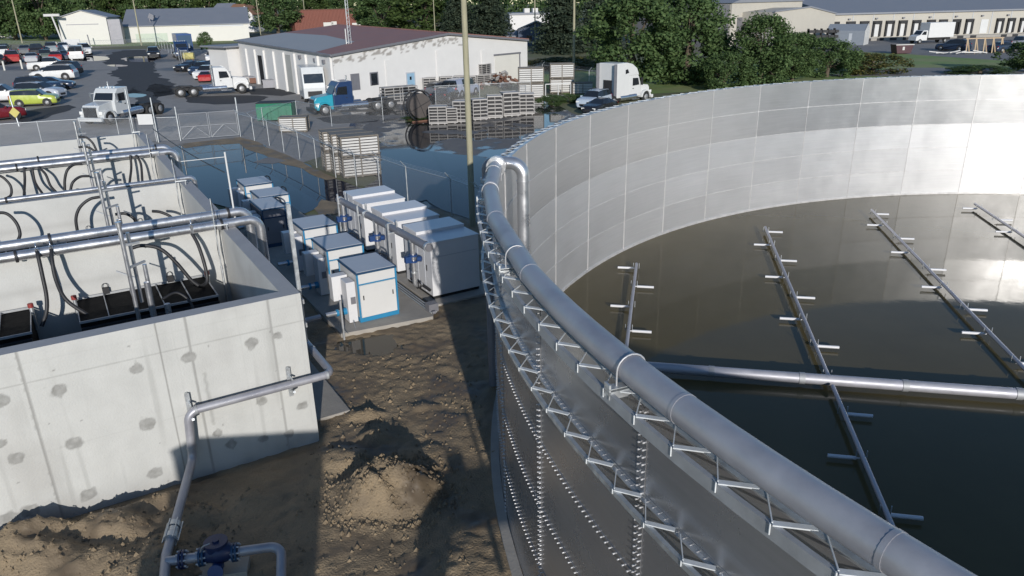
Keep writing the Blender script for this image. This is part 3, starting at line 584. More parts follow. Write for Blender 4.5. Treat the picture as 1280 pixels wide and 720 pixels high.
# ================================================================== round steel tank
TX, TY, TR, RIM, RH = 20.83, 14.42, 21.18, 5.631, 1.104
J0, DT = math.radians(156.294), math.radians(7.70536)
JR = range(-9, 38)
def tp(deg, dr=0., z=0.): a = math.radians(deg); return Vector(((TR + dr) * math.cos(a), (TR + dr) * math.sin(a), z))
def m_sheet(name, base, rough, vary):
    mt = M(name, base, rough, .7, .06, .7, rvar=.05); N = mt.node_tree.nodes; L = mt.node_tree.links; b = N['Principled BSDF']
    an = N.new('ShaderNodeAttribute'); an.attribute_name = 'tint'; hs = N.new('ShaderNodeHueSaturation'); src = b.inputs['Base Color'].links[0].from_socket
    mr = N.new('ShaderNodeMapRange'); mr.inputs['To Min'].default_value = 1 - vary; mr.inputs['To Max'].default_value = 1 + vary; L.new(an.outputs['Fac'], mr.inputs['Value']); L.new(mr.outputs['Result'], hs.inputs['Value']); L.new(src, hs.inputs['Color'])
    # faint rolled streaks along the sheets
    tc = N.new('ShaderNodeTexCoord'); mp = N.new('ShaderNodeMapping'); mp.inputs['Scale'].default_value = (.5, .5, 12); nz = N.new('ShaderNodeTexNoise'); nz.inputs['Scale'].default_value = 1.5; nz.inputs['Detail'].default_value = 4
    L.new(tc.outputs['Object'], mp.inputs['Vector']); L.new(mp.outputs['Vector'], nz.inputs['Vector'])
    m2 = N.new('ShaderNodeMix'); m2.data_type = 'RGBA'; m2.blend_type = 'MULTIPLY'; m2.inputs['Factor'].default_value = .22; L.new(hs.outputs['Color'], m2.inputs['A']); L.new(nz.outputs['Color'], m2.inputs['B'])
    hs2 = N.new('ShaderNodeHueSaturation'); hs2.inputs['Saturation'].default_value = .15; hs2.inputs['Value'].default_value = 1.2; L.new(m2.outputs['Result'], hs2.inputs['Color']); L.new(hs2.outputs['Color'], b.inputs['Base Color'])
    return mt
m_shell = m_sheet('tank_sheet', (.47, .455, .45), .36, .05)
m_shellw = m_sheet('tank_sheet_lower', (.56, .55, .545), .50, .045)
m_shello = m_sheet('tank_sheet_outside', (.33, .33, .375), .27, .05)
m_seam = M('seam_sealant', (.58, .57, .56), .45, .45, .2, 3)
m_seamd = M('seam_strip', (.45, .45, .46), .4, .6, .1, 5)
tank = thing('storage_tank', 'huge round open tank of bolted steel sheets on the right', 'tank', (TX, TY, 0))
q = MB(); tint = []
def ring_quad(r, z0, z1, a0, a1, n, mi, t, inward):
    o = len(q.v)
    for k in range(n + 1):
        a = a0 + (a1 - a0) * k / n
        q.v += [(r * math.cos(a), r * math.sin(a), z0), (r * math.cos(a), r * math.sin(a), z1)]
    for k in range(n):
        i = o + 2 * k; f = (i, i + 2, i + 3, i + 1); q.f.append(f[::-1] if inward else f); q.mi.append(mi); q.sm.append(True); tint.append(t)
for k in range(5):
    for j in JR:
        a0 = J0 - j * DT; a1 = a0 - (DT if j < 37 else 2 * PI - 46 * DT); t = rnd.random()
        z1 = RIM - k * RH; z0 = z1 - RH if k < 4 else -.15
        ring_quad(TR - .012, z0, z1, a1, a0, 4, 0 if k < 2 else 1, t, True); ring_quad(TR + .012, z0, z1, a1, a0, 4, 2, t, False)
n = 188
o = len(q.v)
for k in range(n): a = 2 * PI * k / n; q.v += [((TR - .012) * math.cos(a), (TR - .012) * math.sin(a), RIM), ((TR + .012) * math.cos(a), (TR + .012) * math.sin(a), RIM)]
for k in range(n): i = o + 2 * k; j = o + 2 * ((k + 1) % n); q.f.append((i, i + 1, j + 1, j)); q.mi.append(1); q.sm.append(False); tint.append(.5)
q.att['tint'] = tint
q.build('shell', [m_shell, m_shellw, m_shello], tank, fix=False)
def hoop(q, r0, r1, z0, z1, d0=0., d1=360., n=188):      # flat bar ring of rectangular section
    o = len(q.v); full = d1 - d0 >= 359.9; N = n if full else n + 1
    for k in range(N):
        a = math.radians(d0 + (d1 - d0) * k / n)
        for r, z in ((r0, z0), (r1, z0), (r1, z1), (r0, z1)): q.v.append((r * math.cos(a), r * math.sin(a), z))
    for k in range(n):
        i = o + 4 * k; j = o + 4 * ((k + 1) % N)
        for e in range(4): q.f.append((i + e, i + (e + 1) % 4, j + (e + 1) % 4, j + e)); q.mi.append(q.cur); q.sm.append(False)
q = MB()
for k in range(1, 5): z = RIM - k * RH; hoop(q, TR - .022, TR - .0125, z - .014, z + .014)
for j in JR:
    a = J0 - j * DT; c, s = math.cos(a), math.sin(a); r = TR - .016; w2 = .021
    q.box(((r - .004) * c, (r - .004) * s, (RIM + .1) / 2), (.012, .030, RIM - .1), a)
    for k in range(1, 5): q.box(((r - .008) * c, (r - .008) * s, RIM - k * RH), (.014, .07, .07), a)
q.build('inner_seams', m_seam, tank, fix=False)
q = MB(); hoop(q, TR - .05, TR - .0125, .03, .11); q.build('base_curb', m_seam, tank)
q = MB()
for k in range(1, 5): z = RIM - k * RH; hoop(q, TR + .0125, TR + .018, z - .05, z + .05)
for j in JR:
    a = J0 - j * DT; q.box(((TR + .0155) * math.cos(a), (TR + .0155) * math.sin(a), RIM / 2), (.006, .16, RIM - .02), a)
q.build('outer_seams', m_shello, tank, fix=False)
q = MB()
def bolt(deg, z):
    a = math.radians(deg); d = Vector((math.cos(a), math.sin(a), 0)); e = Vector((-d.y, d.x, 0)); p = d * (TR + .018) + Vector((0, 0, z)); n = 6; vs = []
    for h in (0, .024): vs += [p + d * h + e * (.0108 * math.cos(k * PI / 3)) + Vector((0, 0, .0108 * math.sin(k * PI / 3))) for k in range(6)]
    q.add(vs, [(0, 1, 2, 3, 4, 5)[::-1], (6, 7, 8, 9, 10, 11)] + [(k, (k + 1) % 6, 6 + (k + 1) % 6, 6 + k) for k in range(6)])
st = .10 / TR * 180 / PI
for k in range(1, 5):
    d = 174.
    while d < 232: bolt(d, RIM - k * RH); d += st
for j in JR:
    dg = math.degrees(J0 - j * DT) % 360
    if 172 < dg < 232:
        z = .1
        while z < RIM - .06:
            bolt(dg - .11, z); bolt(dg + .11, z + .035); z += .085
q.build('wall_bolts', m_bolt, tank, fix=False)['kind'] = 'stuff'
m_bar = M('zinc_bar', (.62, .64, .65), .5, .25, .18, 8)
def truss(z, name, d0, d1, step, lip, ro):
    q = MB(); hoop(q, TR + .018, TR + .065, z - .006, z + .006); q.build('inner_chord', m_galv, tank, fix=False)
    q = MB(); hoop(q, TR + ro, TR + ro + .008, z - lip, z + .008); hoop(q, TR + ro - .04, TR + ro + .008, z + .0085, z + .0145); q.build('outer_chord', m_galvd if lip > .1 else m_galv, tank, fix=False)
    q = MB(); n = int((d1 - d0) / step)
    for i in range(n):
        a = d0 + i * step
        q.beam(tp(a, ro - .01, z + .022), tp(a + step * .36, .04, z + .022), .055, .012, (0, 0, 1)); q.beam(tp(a + step * .50, .04, z + .030), tp(a + step, ro - .01, z + .030), .010, .012, (0, 0, 1))
        q.beam(tp(a, ro + .012, z - lip * .6), tp(a, ro + .012, z + .03), .016, .010)
    q.build(name, m_bar, tank, fix=False)
truss(RIM - .015, 'rim_lattice', 66.43, 240., 1.52, .11, .285)
truss(RIM - RH, 'belt_lattice', 171.14, 240., 1.55, .045, .24)
q = MB(); hoop(q, TR - .016, TR + .10, RIM + .001, RIM + .010); hoop(q, TR + .012, TR + .019, RIM - .09, RIM); q.build('rim_angle', m_galv, tank, fix=False)
for i in range(0, 70): q = MB(); a = 20 + i * 2.0; q.box(tp(a, .05, RIM + .02), (.16, .05, .02), math.radians(a)); q.build('rim_clip', m_chrome, tank, fix=False)
q = MB(); n = 188; q.v = [(TR * .9994 * math.cos(2 * PI * k / n) + TX, TR * .9994 * math.sin(2 * PI * k / n) + TY, .035) for k in range(n)]; q.f = [tuple(range(n))]; q.mi = [0]; q.sm = [False]; q.build('tank_water', m_tankw)['kind'] = 'structure'
q = MB(); hoop(q, TR + .02, TR + .20, -.15, .10); o = q.build('tank_footing', m_conc2); o.location = (TX, TY, 0); tag(o, 'low concrete ring footing around the round tank', 'footing')
# over-rim pipe following the wall top
C0 = Vector((TX, TY, 0))
t = thing('rim_pipe', 'long fat grey pipe following the rim of the round tank', 'pipe', tuple(tp(195, 0, 0) + C0)); o0 = Vector(t.location)
zc = RIM + .20
def rp(deg, dr=.03, z=None): return tp(deg, dr, zc if z is None else z) + C0 - o0
seg = [175.2, 180.6, 186.5, 194., 201.9, 204.4, 212.]
pr = .15
PTS = [rp(s_) for s_ in seg]
full = []
for i in range(len(seg) - 1):
    for k in range(6): full.append(PTS[i].lerp(PTS[i + 1], k / 6) if i < 3 else rp(seg[i] + (seg[i + 1] - seg[i]) * k / 6))
full.append(PTS[-1])
q = MB(); q.tube(full, pr, 20); q.build('pipe_run', m_rimpipe, t)
for d_ in (204.2, 186.5, 194.0, 209.8, 180.6):
    q = MB(); q.cyl(rp(d_ - .06), rp(d_ + .06), pr + .004, 20); q.build('weld_joint', m_rimpipe, t)
q = MB(); e = rp(212); e2 = rp(212.7); q.tube([e, e2], pr + .03, 20); q.tube([rp(213.0), rp(213.5)], pr + .03, 20); q.build('end_flange', m_valve, t)
q = MB(); q.tube(bend([rp(213.5), rp(216.), rp(216.6, .9), rp(216.8, 1.0, .2)], .4, 8), pr, 16); q.build('end_drop', m_rimpipe, t)
# head of the pipe: tee, flange and inner drop
q = MB(); h0 = rp(175.2); q.tube([h0, rp(174.2)], [pr, pr + .0], 18); q.ball(rp(173.9), pr * 1.25, 14); q.build('tee', m_stain, t)
q = MB(); q.cyl(rp(175.0), rp(174.85), pr + .07, 18); q.cyl(rp(174.7), rp(174.55), pr + .07, 18); f = q.build('flange', m_stain, t)
q = MB()
for k in range(10):
    x = rp(174.78); dd = (rp(174.6) - rp(175.)).normalized(); e = Vector((0, 0, 1)); g_ = dd.cross(e); o_ = (e * math.cos(k * PI / 5) + g_ * math.sin(k * PI / 5)) * (pr + .045); q.cyl(x + o_ - dd * .09, x + o_ + dd * .09, .016, 6)
q.build('bolts', m_bolt, f)
q = MB(); q.tube(bend([rp(173.9, .02, zc + .02), rp(174.2, -.55, zc + .02), rp(174.2, -.55, .35)], .36, 9), .145, 18); q.build('inner_drop', m_stain, t)
q = MB(); q.cyl(rp(174.2, -.55, zc - .36), rp(174.2, -.55, zc - .40), .155, 18); q.build('weld_joint', m_stain, t)
q = MB(); q.tube(bend([rp(173.9), rp(173.4, .2), rp(173.4, .32, zc - .1), rp(173.4, .32, .1)], .25, 9), .11, 16); q.build('outer_drop', m_hgrey, t)
for d_, nm in ((176.6, 'first from the tee'), (181.0, 'second from the tee'), (191.9, 'third from the tee'), (201.9, 'fourth from the tee')):
    s_ = thing('pipe_saddle', 'short galvanised saddle channel with U bolt on the tank rim, %s' % nm, 'saddle', tuple(tp(d_, 0, RIM) + C0), math.radians(d_), 'pipe saddles on the tank rim')
    q = MB(); q.bx(-.02, .30, -.05, .05, .012, .022); q.bx(-.02, .30, -.05, -.042, .012, -.06); q.bx(-.02, .30, .042, .05, .012, -.06); q.bx(-.02, .30, -.05, .05, .044, .054); q.bx(.28, .30, -.05, .05, -.02, .10); q.build('channel', m_galv, s_)
    q = MB(); q.tube([(.03 + (pr + .012) * math.cos(x), 0, .2 + (pr + .012) * math.sin(x)) for x in [PI * i / 10 for i in range(11)]], .010, 6); q.cyl((.03 + pr + .012, 0, .03), (.03 + pr + .012, 0, .2), .010, 6); q.cyl((.03 - pr - .012, 0, .03), (.03 - pr - .012, 0, .2), .010, 6); q.build('u_bolt', m_bolt, s_)
# piping in the tank
MD = Vector((.978, -.208, 0)).normalized(); LD = Vector((.20, .98, 0)).normalized(); MO = Vector((3.61, 17.38, .25))
t = thing('main_pipe', 'thick silver pipe crossing the tank just above the dark water', 'pipe', (MO.x, MO.y, 0)); b0 = Vector((0, 0, .25))
q = MB(); q.tube([b0 - MD * 3.4, b0 + MD * 33], .135, 16); q.build('pipe_run', m_dull, t)
for x in (1.5, 3.7, 6.1, 8.6, 11.2, 14, 17, 20): q = MB(); q.cyl(b0 + MD * x - MD * .07, b0 + MD * x + MD * .07, .15, 16); q.build('coupling', m_galvd, t)
def lateral(s0, l0, l1, label, first, flip):
    c = MO + MD * s0; t = thing('diffuser_arm', label, 'diffuser arm', (c.x, c.y, 0), 0, 'diffuser arms lying across the tank'); z = Vector((0, 0, .24))
    for a, b in ((l0, -.30), (.16, l1)) if l0 < -.5 else ((.16, l1),):
        q = MB(); q.tube([z + LD * a, z + LD * b], .054, 10); q.build('arm_pipe', m_dull, t)
    k = 0; x = l1 - first
    while x > l0 + .3:
        if abs(x) > .35:
            sd_ = 1 if (k + flip) % 2 == 0 else -1; p = z + LD * x - Vector((0, 0, .10))
            q = MB(); q.cyl(p + MD * sd_ * .10, p + MD * sd_ * .66, .042, 10); q.cyl(p + MD * sd_ * .02, p + MD * sd_ * .12, .022, 8); q.build('diffuser_tube', m_lgrey, t)
            for e_ in (-.1, .1): q = MB(); q.tube([p + MD * e_, p + MD * e_ + Vector((0, 0, .2))], .012, 5); q.build('hanger', m_galv, t)
        x -= 1.85; k += 1
def sl_(u, v, z=.24): p = at(u, v, z) - MO; return p.dot(MD), p.dot(LD)
for (u, v, fi, fl, lb) in ((798, 330, .20, 1, 'diffuser arm nearest the rim pipe, standing almost upright in the photo'), (960, 284, .3, 0, 'diffuser arm crossing the main pipe left of the photo centre of the water'), (1093, 262, .3, 0, 'diffuser arm running to the right photo edge over bright water'), (1222, 254, .5, 1, 'diffuser arm at the far right photo edge below the wall')):
    s_, l_ = sl_(u, v); lateral(s_, -16. if s_ > 3.5 else -1.5, l_, lb, fi, fl)
# unseen stand-ins added outside the frame to cast shade on the mud
t = thing('shadow_pipe', 'unseen raised pipe with mast, added to cast its shadow on the mud', 'pipe', (.1, .75, 0)); q = MB(); q.tube(bend([(0.15, 0, 0), (.15, 0, 3.05), (3.4, .9, 3.05)], .7, 9), .25, 14); q.build('pipe_run', m_rimpipe, t)
q = MB(); q.box((1.0, .25, 3.34), (.35, .3, .2), .26); q.cyl((1.55, .35, 3.2), (1.5, .35, 3.82), .04, 8); q.ball((1.5, .35, 3.86), .07); q.build('shadow_mast', m_valve, t)
q = MB(); q.cyl((1.35, .35, 2.5), (1.35, .35, 2.85), .06, 8); q.build('shadow_stub', m_galv, t)
gp = at(326, 594, .3); sdir = Vector((-math.sin(math.radians(SUN_AZ)), math.cos(math.radians(SUN_AZ)), 0)); bp_ = gp - sdir * 14.6
t = thing('shadow_box', 'tall unseen box added behind the camera to cast a shadow', 'shadow caster', (bp_.x, bp_.y, 0), math.radians(SUN_AZ - 37))  # added box, turned and sized for the shadow on wall and mud
q = MB(); q.bx(-1.6, 1.6, -.8, -.1, .1, 4.55); q.build('cabinet', m_lgrey, t, .02); q = MB(); q.bx(-1.6, 1.6, -.82, .0, 4.55, 4.65); q.build('roof', m_galvd, t); q = MB(); q.bx(-.5, .5, -.1, -.07, .2, 2.3); d = q.build('door', m_white, t); q = MB(); q.bx(.36, .4, -.07, -.02, 1.1, 1.3); q.build('handle', m_black, d)
# ================================================================== vehicles
def lerp(a, b, t): return a + (b - a) * t
PROF = {  # stations front to back: x, half width, belt z, roof z, half width at the roof
 'suv': (4.75, [(2.37, .70, .62, .66), (2.30, .86, .86, .90), (1.95, .93, 1.0, 1.05), (1.05, .95, 1.08, 1.14), (.35, .95, 1.08, 1.66), (-.4, .95, 1.10, 1.74), (-1.3, .95, 1.12, 1.73), (-1.95, .94, 1.14, 1.67), (-2.22, .92, 1.10, 1.16), (-2.37, .86, .80, .84)], .70),
 'sedan': (4.8, [(2.4, .66, .52, .55), (2.32, .84, .72, .76), (1.9, .90, .82, .88), (1.05, .92, .92, .98), (.25, .92, .94, 1.38), (-.5, .92, .95, 1.44), (-1.05, .92, .96, 1.38), (-1.75, .91, .98, 1.05), (-2.28, .88, .94, .99), (-2.4, .80, .68, .72)], .60),
 'coupe': (4.75, [(2.37, .68, .50, .53), (2.28, .88, .74, .78), (1.8, .93, .86, .92), (.85, .94, .92, .97), (.05, .94, .94, 1.30), (-.7, .94, .96, 1.36), (-1.3, .95, .98, 1.27), (-1.95, .95, 1.0, 1.06), (-2.28, .92, .96, 1.0), (-2.37, .84, .66, .70)], .58),
 'boxy': (4.1, [(2.05, .70, .60, .64), (1.98, .84, .86, .90), (1.65, .88, .98, 1.03), (1.0, .90, 1.04, 1.10), (.45, .90, 1.06, 1.58), (-.3, .90, 1.10, 1.62), (-1.2, .90, 1.14, 1.60), (-1.82, .89, 1.16, 1.55), (-1.98, .87, 1.06, 1.12), (-2.05, .82, .7, .74)], .76),
 'van': (5.2, [(2.6, .74, .66, .70), (2.5, .92, .92, .96), (2.1, .97, 1.06, 1.12), (1.75, .98, 1.12, 1.2), (1.15, .98, 1.14, 1.88), (.2, .98, 1.16, 1.98), (-1.2, .98, 1.16, 1.98), (-2.4, .97, 1.16, 1.92), (-2.55, .95, 1.12, 1.2), (-2.6, .9, .8, .84)], .82),
 'pickup': (5.6, [(2.8, .76, .68, .72), (2.7, .94, .98, 1.02), (2.3, .98, 1.10, 1.15), (1.25, .99, 1.16, 1.20), (.6, .99, 1.16, 1.74), (-.1, .99, 1.18, 1.80), (-.75, .99, 1.18, 1.74), (-.92, .99, 1.16, 1.18), (-2.7, .98, 1.14, 1.16), (-2.8, .92, .8, .84)], .74)}
CARM = {}
def carpaint(rgb):
    if rgb not in CARM: CARM[rgb] = paint('car_paint', rgb, .28)
    return CARM[rgb]
def wheel(par, x, y, r, wd=.22, dual=False):
    q = MB(); s = 1 if y > 0 else -1; y0 = y - s * (wd if not dual else wd * 2.2)
    q.tube([(x, y0, r), (x, y0 + s * .03, r), (x, y - s * .03, r), (x, y, r)], [r * .90, r, r, r * .90], 18); w = q.build('wheel', m_tyre, par)
    q = MB(); q.tube([(x, y - s * .02, r), (x, y + s * .012, r), (x, y + s * .004, r)], [r * .56, r * .53, r * .25], 14); q.tube([(x, y, r), (x, y + s * .03, r)], r * .16, 8); q.build('rim', m_rim, w); return w
def car(kind, rgb, p, yaw, label, scale=1.0, group='parked cars in the lot'):
    L, st, tw = PROF[kind]; t = thing('parked_' + {'suv': 'suv', 'sedan': 'sedan', 'coupe': 'coupe', 'boxy': 'hatchback', 'van': 'van', 'pickup': 'pickup'}[kind], label, {'suv': 'car', 'sedan': 'car', 'coupe': 'car', 'boxy': 'car', 'van': 'van', 'pickup': 'pickup truck'}[kind], p, yaw, group); t.scale = (scale,) * 3
    rings = []
    for x, hw, zb, zt in st:
        cab = zt - zb > .2; ht = tw if cab else hw * .86; z0 = .24; zm = z0 + (zb - z0) * .55
        h = [(hw * .90, z0), (hw, z0 + .14), (hw * 1.01, zm), (hw * .975, zb), (ht, zt - (.05 if cab else .01)), (ht * .86, zt)]
        rings.append([(x, y, z) for y, z in h] + [(x, -y, z) for y, z in h[::-1]])
    body, gls = MB(), MB(); n = 12
    for b in (body, gls): b.v = [v for r in rings for v in r]
    def put(b, f): b.f.append(f); b.mi.append(0); b.sm.append(b is body)
    for i in range(len(st) - 1):
        c0, c1 = st[i][3] - st[i][2] > .2, st[i + 1][3] - st[i + 1][2] > .2
        for k in range(n):
            f = (i * n + k, i * n + (k + 1) % n, (i + 1) * n + (k + 1) % n, (i + 1) * n + k)
            g_ = (k in (3, 7) and (c0 and c1)) or (k in (4, 5, 6) and c0 != c1) or (k in (3, 7) and c0 != c1)
            if kind == 'van' and c0 and c1 and i > 5: g_ = False
            put(gls if g_ else body, f)
    body.add(rings[0], [tuple(range(n))]); body.add(rings[-1], [tuple(range(n))[::-1]])
    used = sorted({i for f in gls.f for i in f}); mp_ = {i: k for k, i in enumerate(used)}; gls.v = [gls.v[i] for i in used]; gls.f = [tuple(mp_[i] for i in f) for f in gls.f]
    bo = body.build('body', carpaint(rgb), t); gls.build('window', m_glass, t)
    r = .34 if kind in ('sedan', 'coupe', 'boxy') else .385; wb = L * .295; hw = max(s_[1] for s_ in st)
    q = MB()
    for x in (wb, -wb):
        for s in (1, -1): q.cyl((x, s * (hw - .12), r + .02), (x, s * (hw + .013), r + .02), r + .075, 16)
    q.bx(-L / 2 + .2, L / 2 - .2, -hw + .1, hw - .1, .17, .26); q.build('wheel_arch', m_under, t)
    for x in (wb, -wb):
        for s in (1, -1): wheel(t, x, s * (hw + .02), r)
    zf = st[1][2]
    for s in (1, -1):
        q = MB(); q.box((st[1][0] - .03, s * (st[1][1] - .2), zf - .10), (.16, .34, .15)); q.build('headlight', m_lamp, t)
        q = MB(); q.box((st[-2][0] - .02, s * (st[-2][1] - .1), st[-2][2] - .12), (.10, .16, .34 if kind in ('suv', 'boxy', 'van') else .16)); q.build('tail_light', m_tail, t)
        q = MB(); q.box((st[3][0] - .25, s * (hw + .09), st[3][2] + .06), (.16, .2, .13)); q.build('mirror', carpaint(rgb), t)
    q = MB(); q.bx(st[0][0] - .06, st[0][0] + .02, -.42, .42, .36, .56); q.build('grille', m_under, t)
    if kind == 'pickup':
        q = MB(); q.bx(-2.68, -.98, -.80, .80, 1.06, 1.185); q.build('bed', m_under, t)
    if kind == 'van':
        for s in (1, -1): q = MB(); q.box((-2.585, s * .42, 1.5), (.05, .62, .5), 0, 0, -.08); q.build('rear_window', m_glass, t)
    if kind in ('suv',):
        for s in (1, -1): q = MB(); q.beam((.1, s * .62, 1.77), (-1.7, s * .62, 1.75), .04, .04); q.build('roof_rail', m_under, t)
    return t
def yaw_px(u0, v0, u1, v1):                      # heading from two pixels on the ground, tail to nose
    a, b = at(u0, v0), at(u1, v1); return math.atan2(b.y - a.y, b.x - a.x), (a + b) / 2
def carpx(kind, rgb, tail, nose, label, scale=1., off=(0, 0), **k):
    y, c = yaw_px(*tail, *nose); c = c + Vector((off[0], off[1], 0)); c.z = hz(c.x, c.y); return car(kind, rgb, c, y, label, scale, **k)
SIL, WHT, BLK, DKB, RED, MAR, GRY = (.36, .37, .39), (.58, .58, .57), (.015, .016, .02), (.02, .035, .07), (.33, .02, .02), (.14, .012, .018), (.13, .14, .15)
carpx('boxy', (.36, .42, .07), (19, 133), (72, 131), 'lime green hatchback at the left edge of the lot', 1.0)
carpx('suv', (.40, .43, .48), (27, 123), (78, 123), 'silver grey suv directly behind the lime green hatchback')
carpx('suv', DKB, (18, 117), (62, 117), 'dark blue suv behind the silver grey suv', 1., (0, 1.5))
carpx('sedan', DKB, (50, 112), (82, 111), 'dark blue sedan, last of the row behind the lime hatchback', 1.)
carpx('suv', WHT, (93, 99.5), (46, 100.5), 'white suv alone with its side to the camera in mid lot', 1.12)
carpx('suv', BLK, (88, 97), (44, 97), 'black suv just behind the white suv', 1.08, (-.5, 3.2))
carpx('pickup', WHT, (48, 88), (82, 87), 'white pickup with dark bed cover behind the white suv', 1.05)
carpx('van', WHT, (94, 79), (101, 70), 'white van with two square rear windows', 1.2)
carpx('suv', WHT, (104, 66), (109, 71), 'small white suv farthest right of the back row', 1.2)
carpx('sedan', DKB, (76, 78), (84, 72), 'dark blue sedan left of the white van', 1.15)
carpx('sedan', RED, (68, 79), (76, 73), 'red sedan between grey and dark blue cars', 1.1)
carpx('suv', (.07, .09, .08), (56, 78), (64, 73), 'dark green suv beside the red sedan in the back row', 1.1)
carpx('sedan', SIL, (38, 81), (45, 75), 'silver sedan with red lamps in the back row', 1.1)
carpx('suv', RED, (15, 82), (20, 74), 'bright red suv seen from behind at the left edge', 1.15)
carpx('sedan', BLK, (-4, 84), (3, 77), 'black sedan half cut by the left photo edge', 1.1)
carpx('pickup', BLK, (45, 72), (50, 66), 'black pickup in the middle of the back row', 1.15)
carpx('sedan', GRY, (31, 71), (35, 65), 'black hatchback nose out near the fence', 1.2)
carpx('suv', WHT, (3, 73), (9, 68), 'white car at the left edge of the far row', 1.15)
carpx('sedan', BLK, (4, 68), (9, 63), 'black car behind the white one at the left edge', 1.15)
carpx('sedan', (.55, .58, .60), (78, 66), (84, 62), 'pale silver sedan below the signboard at the far fence', 1.2)
carpx('suv', (.2, .24, .26), (64, 68), (70, 64), 'slate grey suv in the far row by the fence', 1.2)
carpx('pickup', (.62, .62, .62), (-14, 128), (16, 127), 'white pickup tail behind the lime hatchback at the left edge', 1.)
carpx('suv', MAR, (-22, 152), (9, 149), 'maroon suv cut by the left photo edge near the fence', 1.)
carpx('suv', BLK, (193, 69), (193, 76), 'black suv parked alone by the stained pavement', 1.1)
carpx('coupe', BLK, (253, 86), (219, 91), 'black coupe parked left of the white pickup', 1.)
carpx('suv', DKB, (264, 91), (238, 96), 'dark blue suv partly hidden behind the white tractor truck', 1., (0, .8))
carpx('pickup', WHT, (268, 96), (246, 101), 'white pickup nose behind the white tractor truck', .95, (.2, .5))
carpx('pickup', WHT, (275, 74), (262, 82), 'white pickup parked by the end of the white building', 1.05)
carpx('sedan', RED, (256, 104), (262, 99), 'red sedan glimpsed under the white tractor truck', .9)
carpx('pickup', MAR, (303, 88), (288, 96), 'maroon pickup by the corner of the white building', .95)
carpx('pickup', WHT, (389, 125), (371, 135), 'white pickup standing behind the blue tractor truck', .95, (2.2, 5.2))
carpx('suv', WHT, (456, 116), (424, 124), 'white suv hidden behind the blue tractor cab', .9, (.4, 2.2))
carpx('suv', (.42, .48, .55), (765, 128), (718, 140), 'light silver suv between crates and the white sleeper cab', .9)
carpx('sedan', BLK, (775, 134), (722, 147), 'black car just behind the tank rim beside the silver suv', .85)
carpx('sedan', BLK, (494, 132), (520, 124), 'black sedan parked before the white building gable', .95, (4, 1.))
carpx('suv', (.10, .11, .13), (545, 122), (566, 119), 'dark grey suv among the crate stacks by the building', .9)
carpx('van', (.30, .33, .42), (568, 122), (586, 118), 'blue grey van with white roof behind the utility pole', .95)
carpx('suv', BLK, (1063, 56), (1074, 53.5), 'black suv beside the grey canvas shed', 1.05)
carpx('suv', DKB, (1205, 64), (1176, 63), 'dark blue suv behind timber scraps in the dock yard', 1.1)
carpx('sedan', DKB, (1238, 66), (1268, 64), 'dark sedan on the right side of the dock yard', 1.15)
carpx('pickup', (.16, .17, .2), (1262, 60), (1290, 59), 'dark grey pickup at the right photo edge of the dock yard', 1.1)

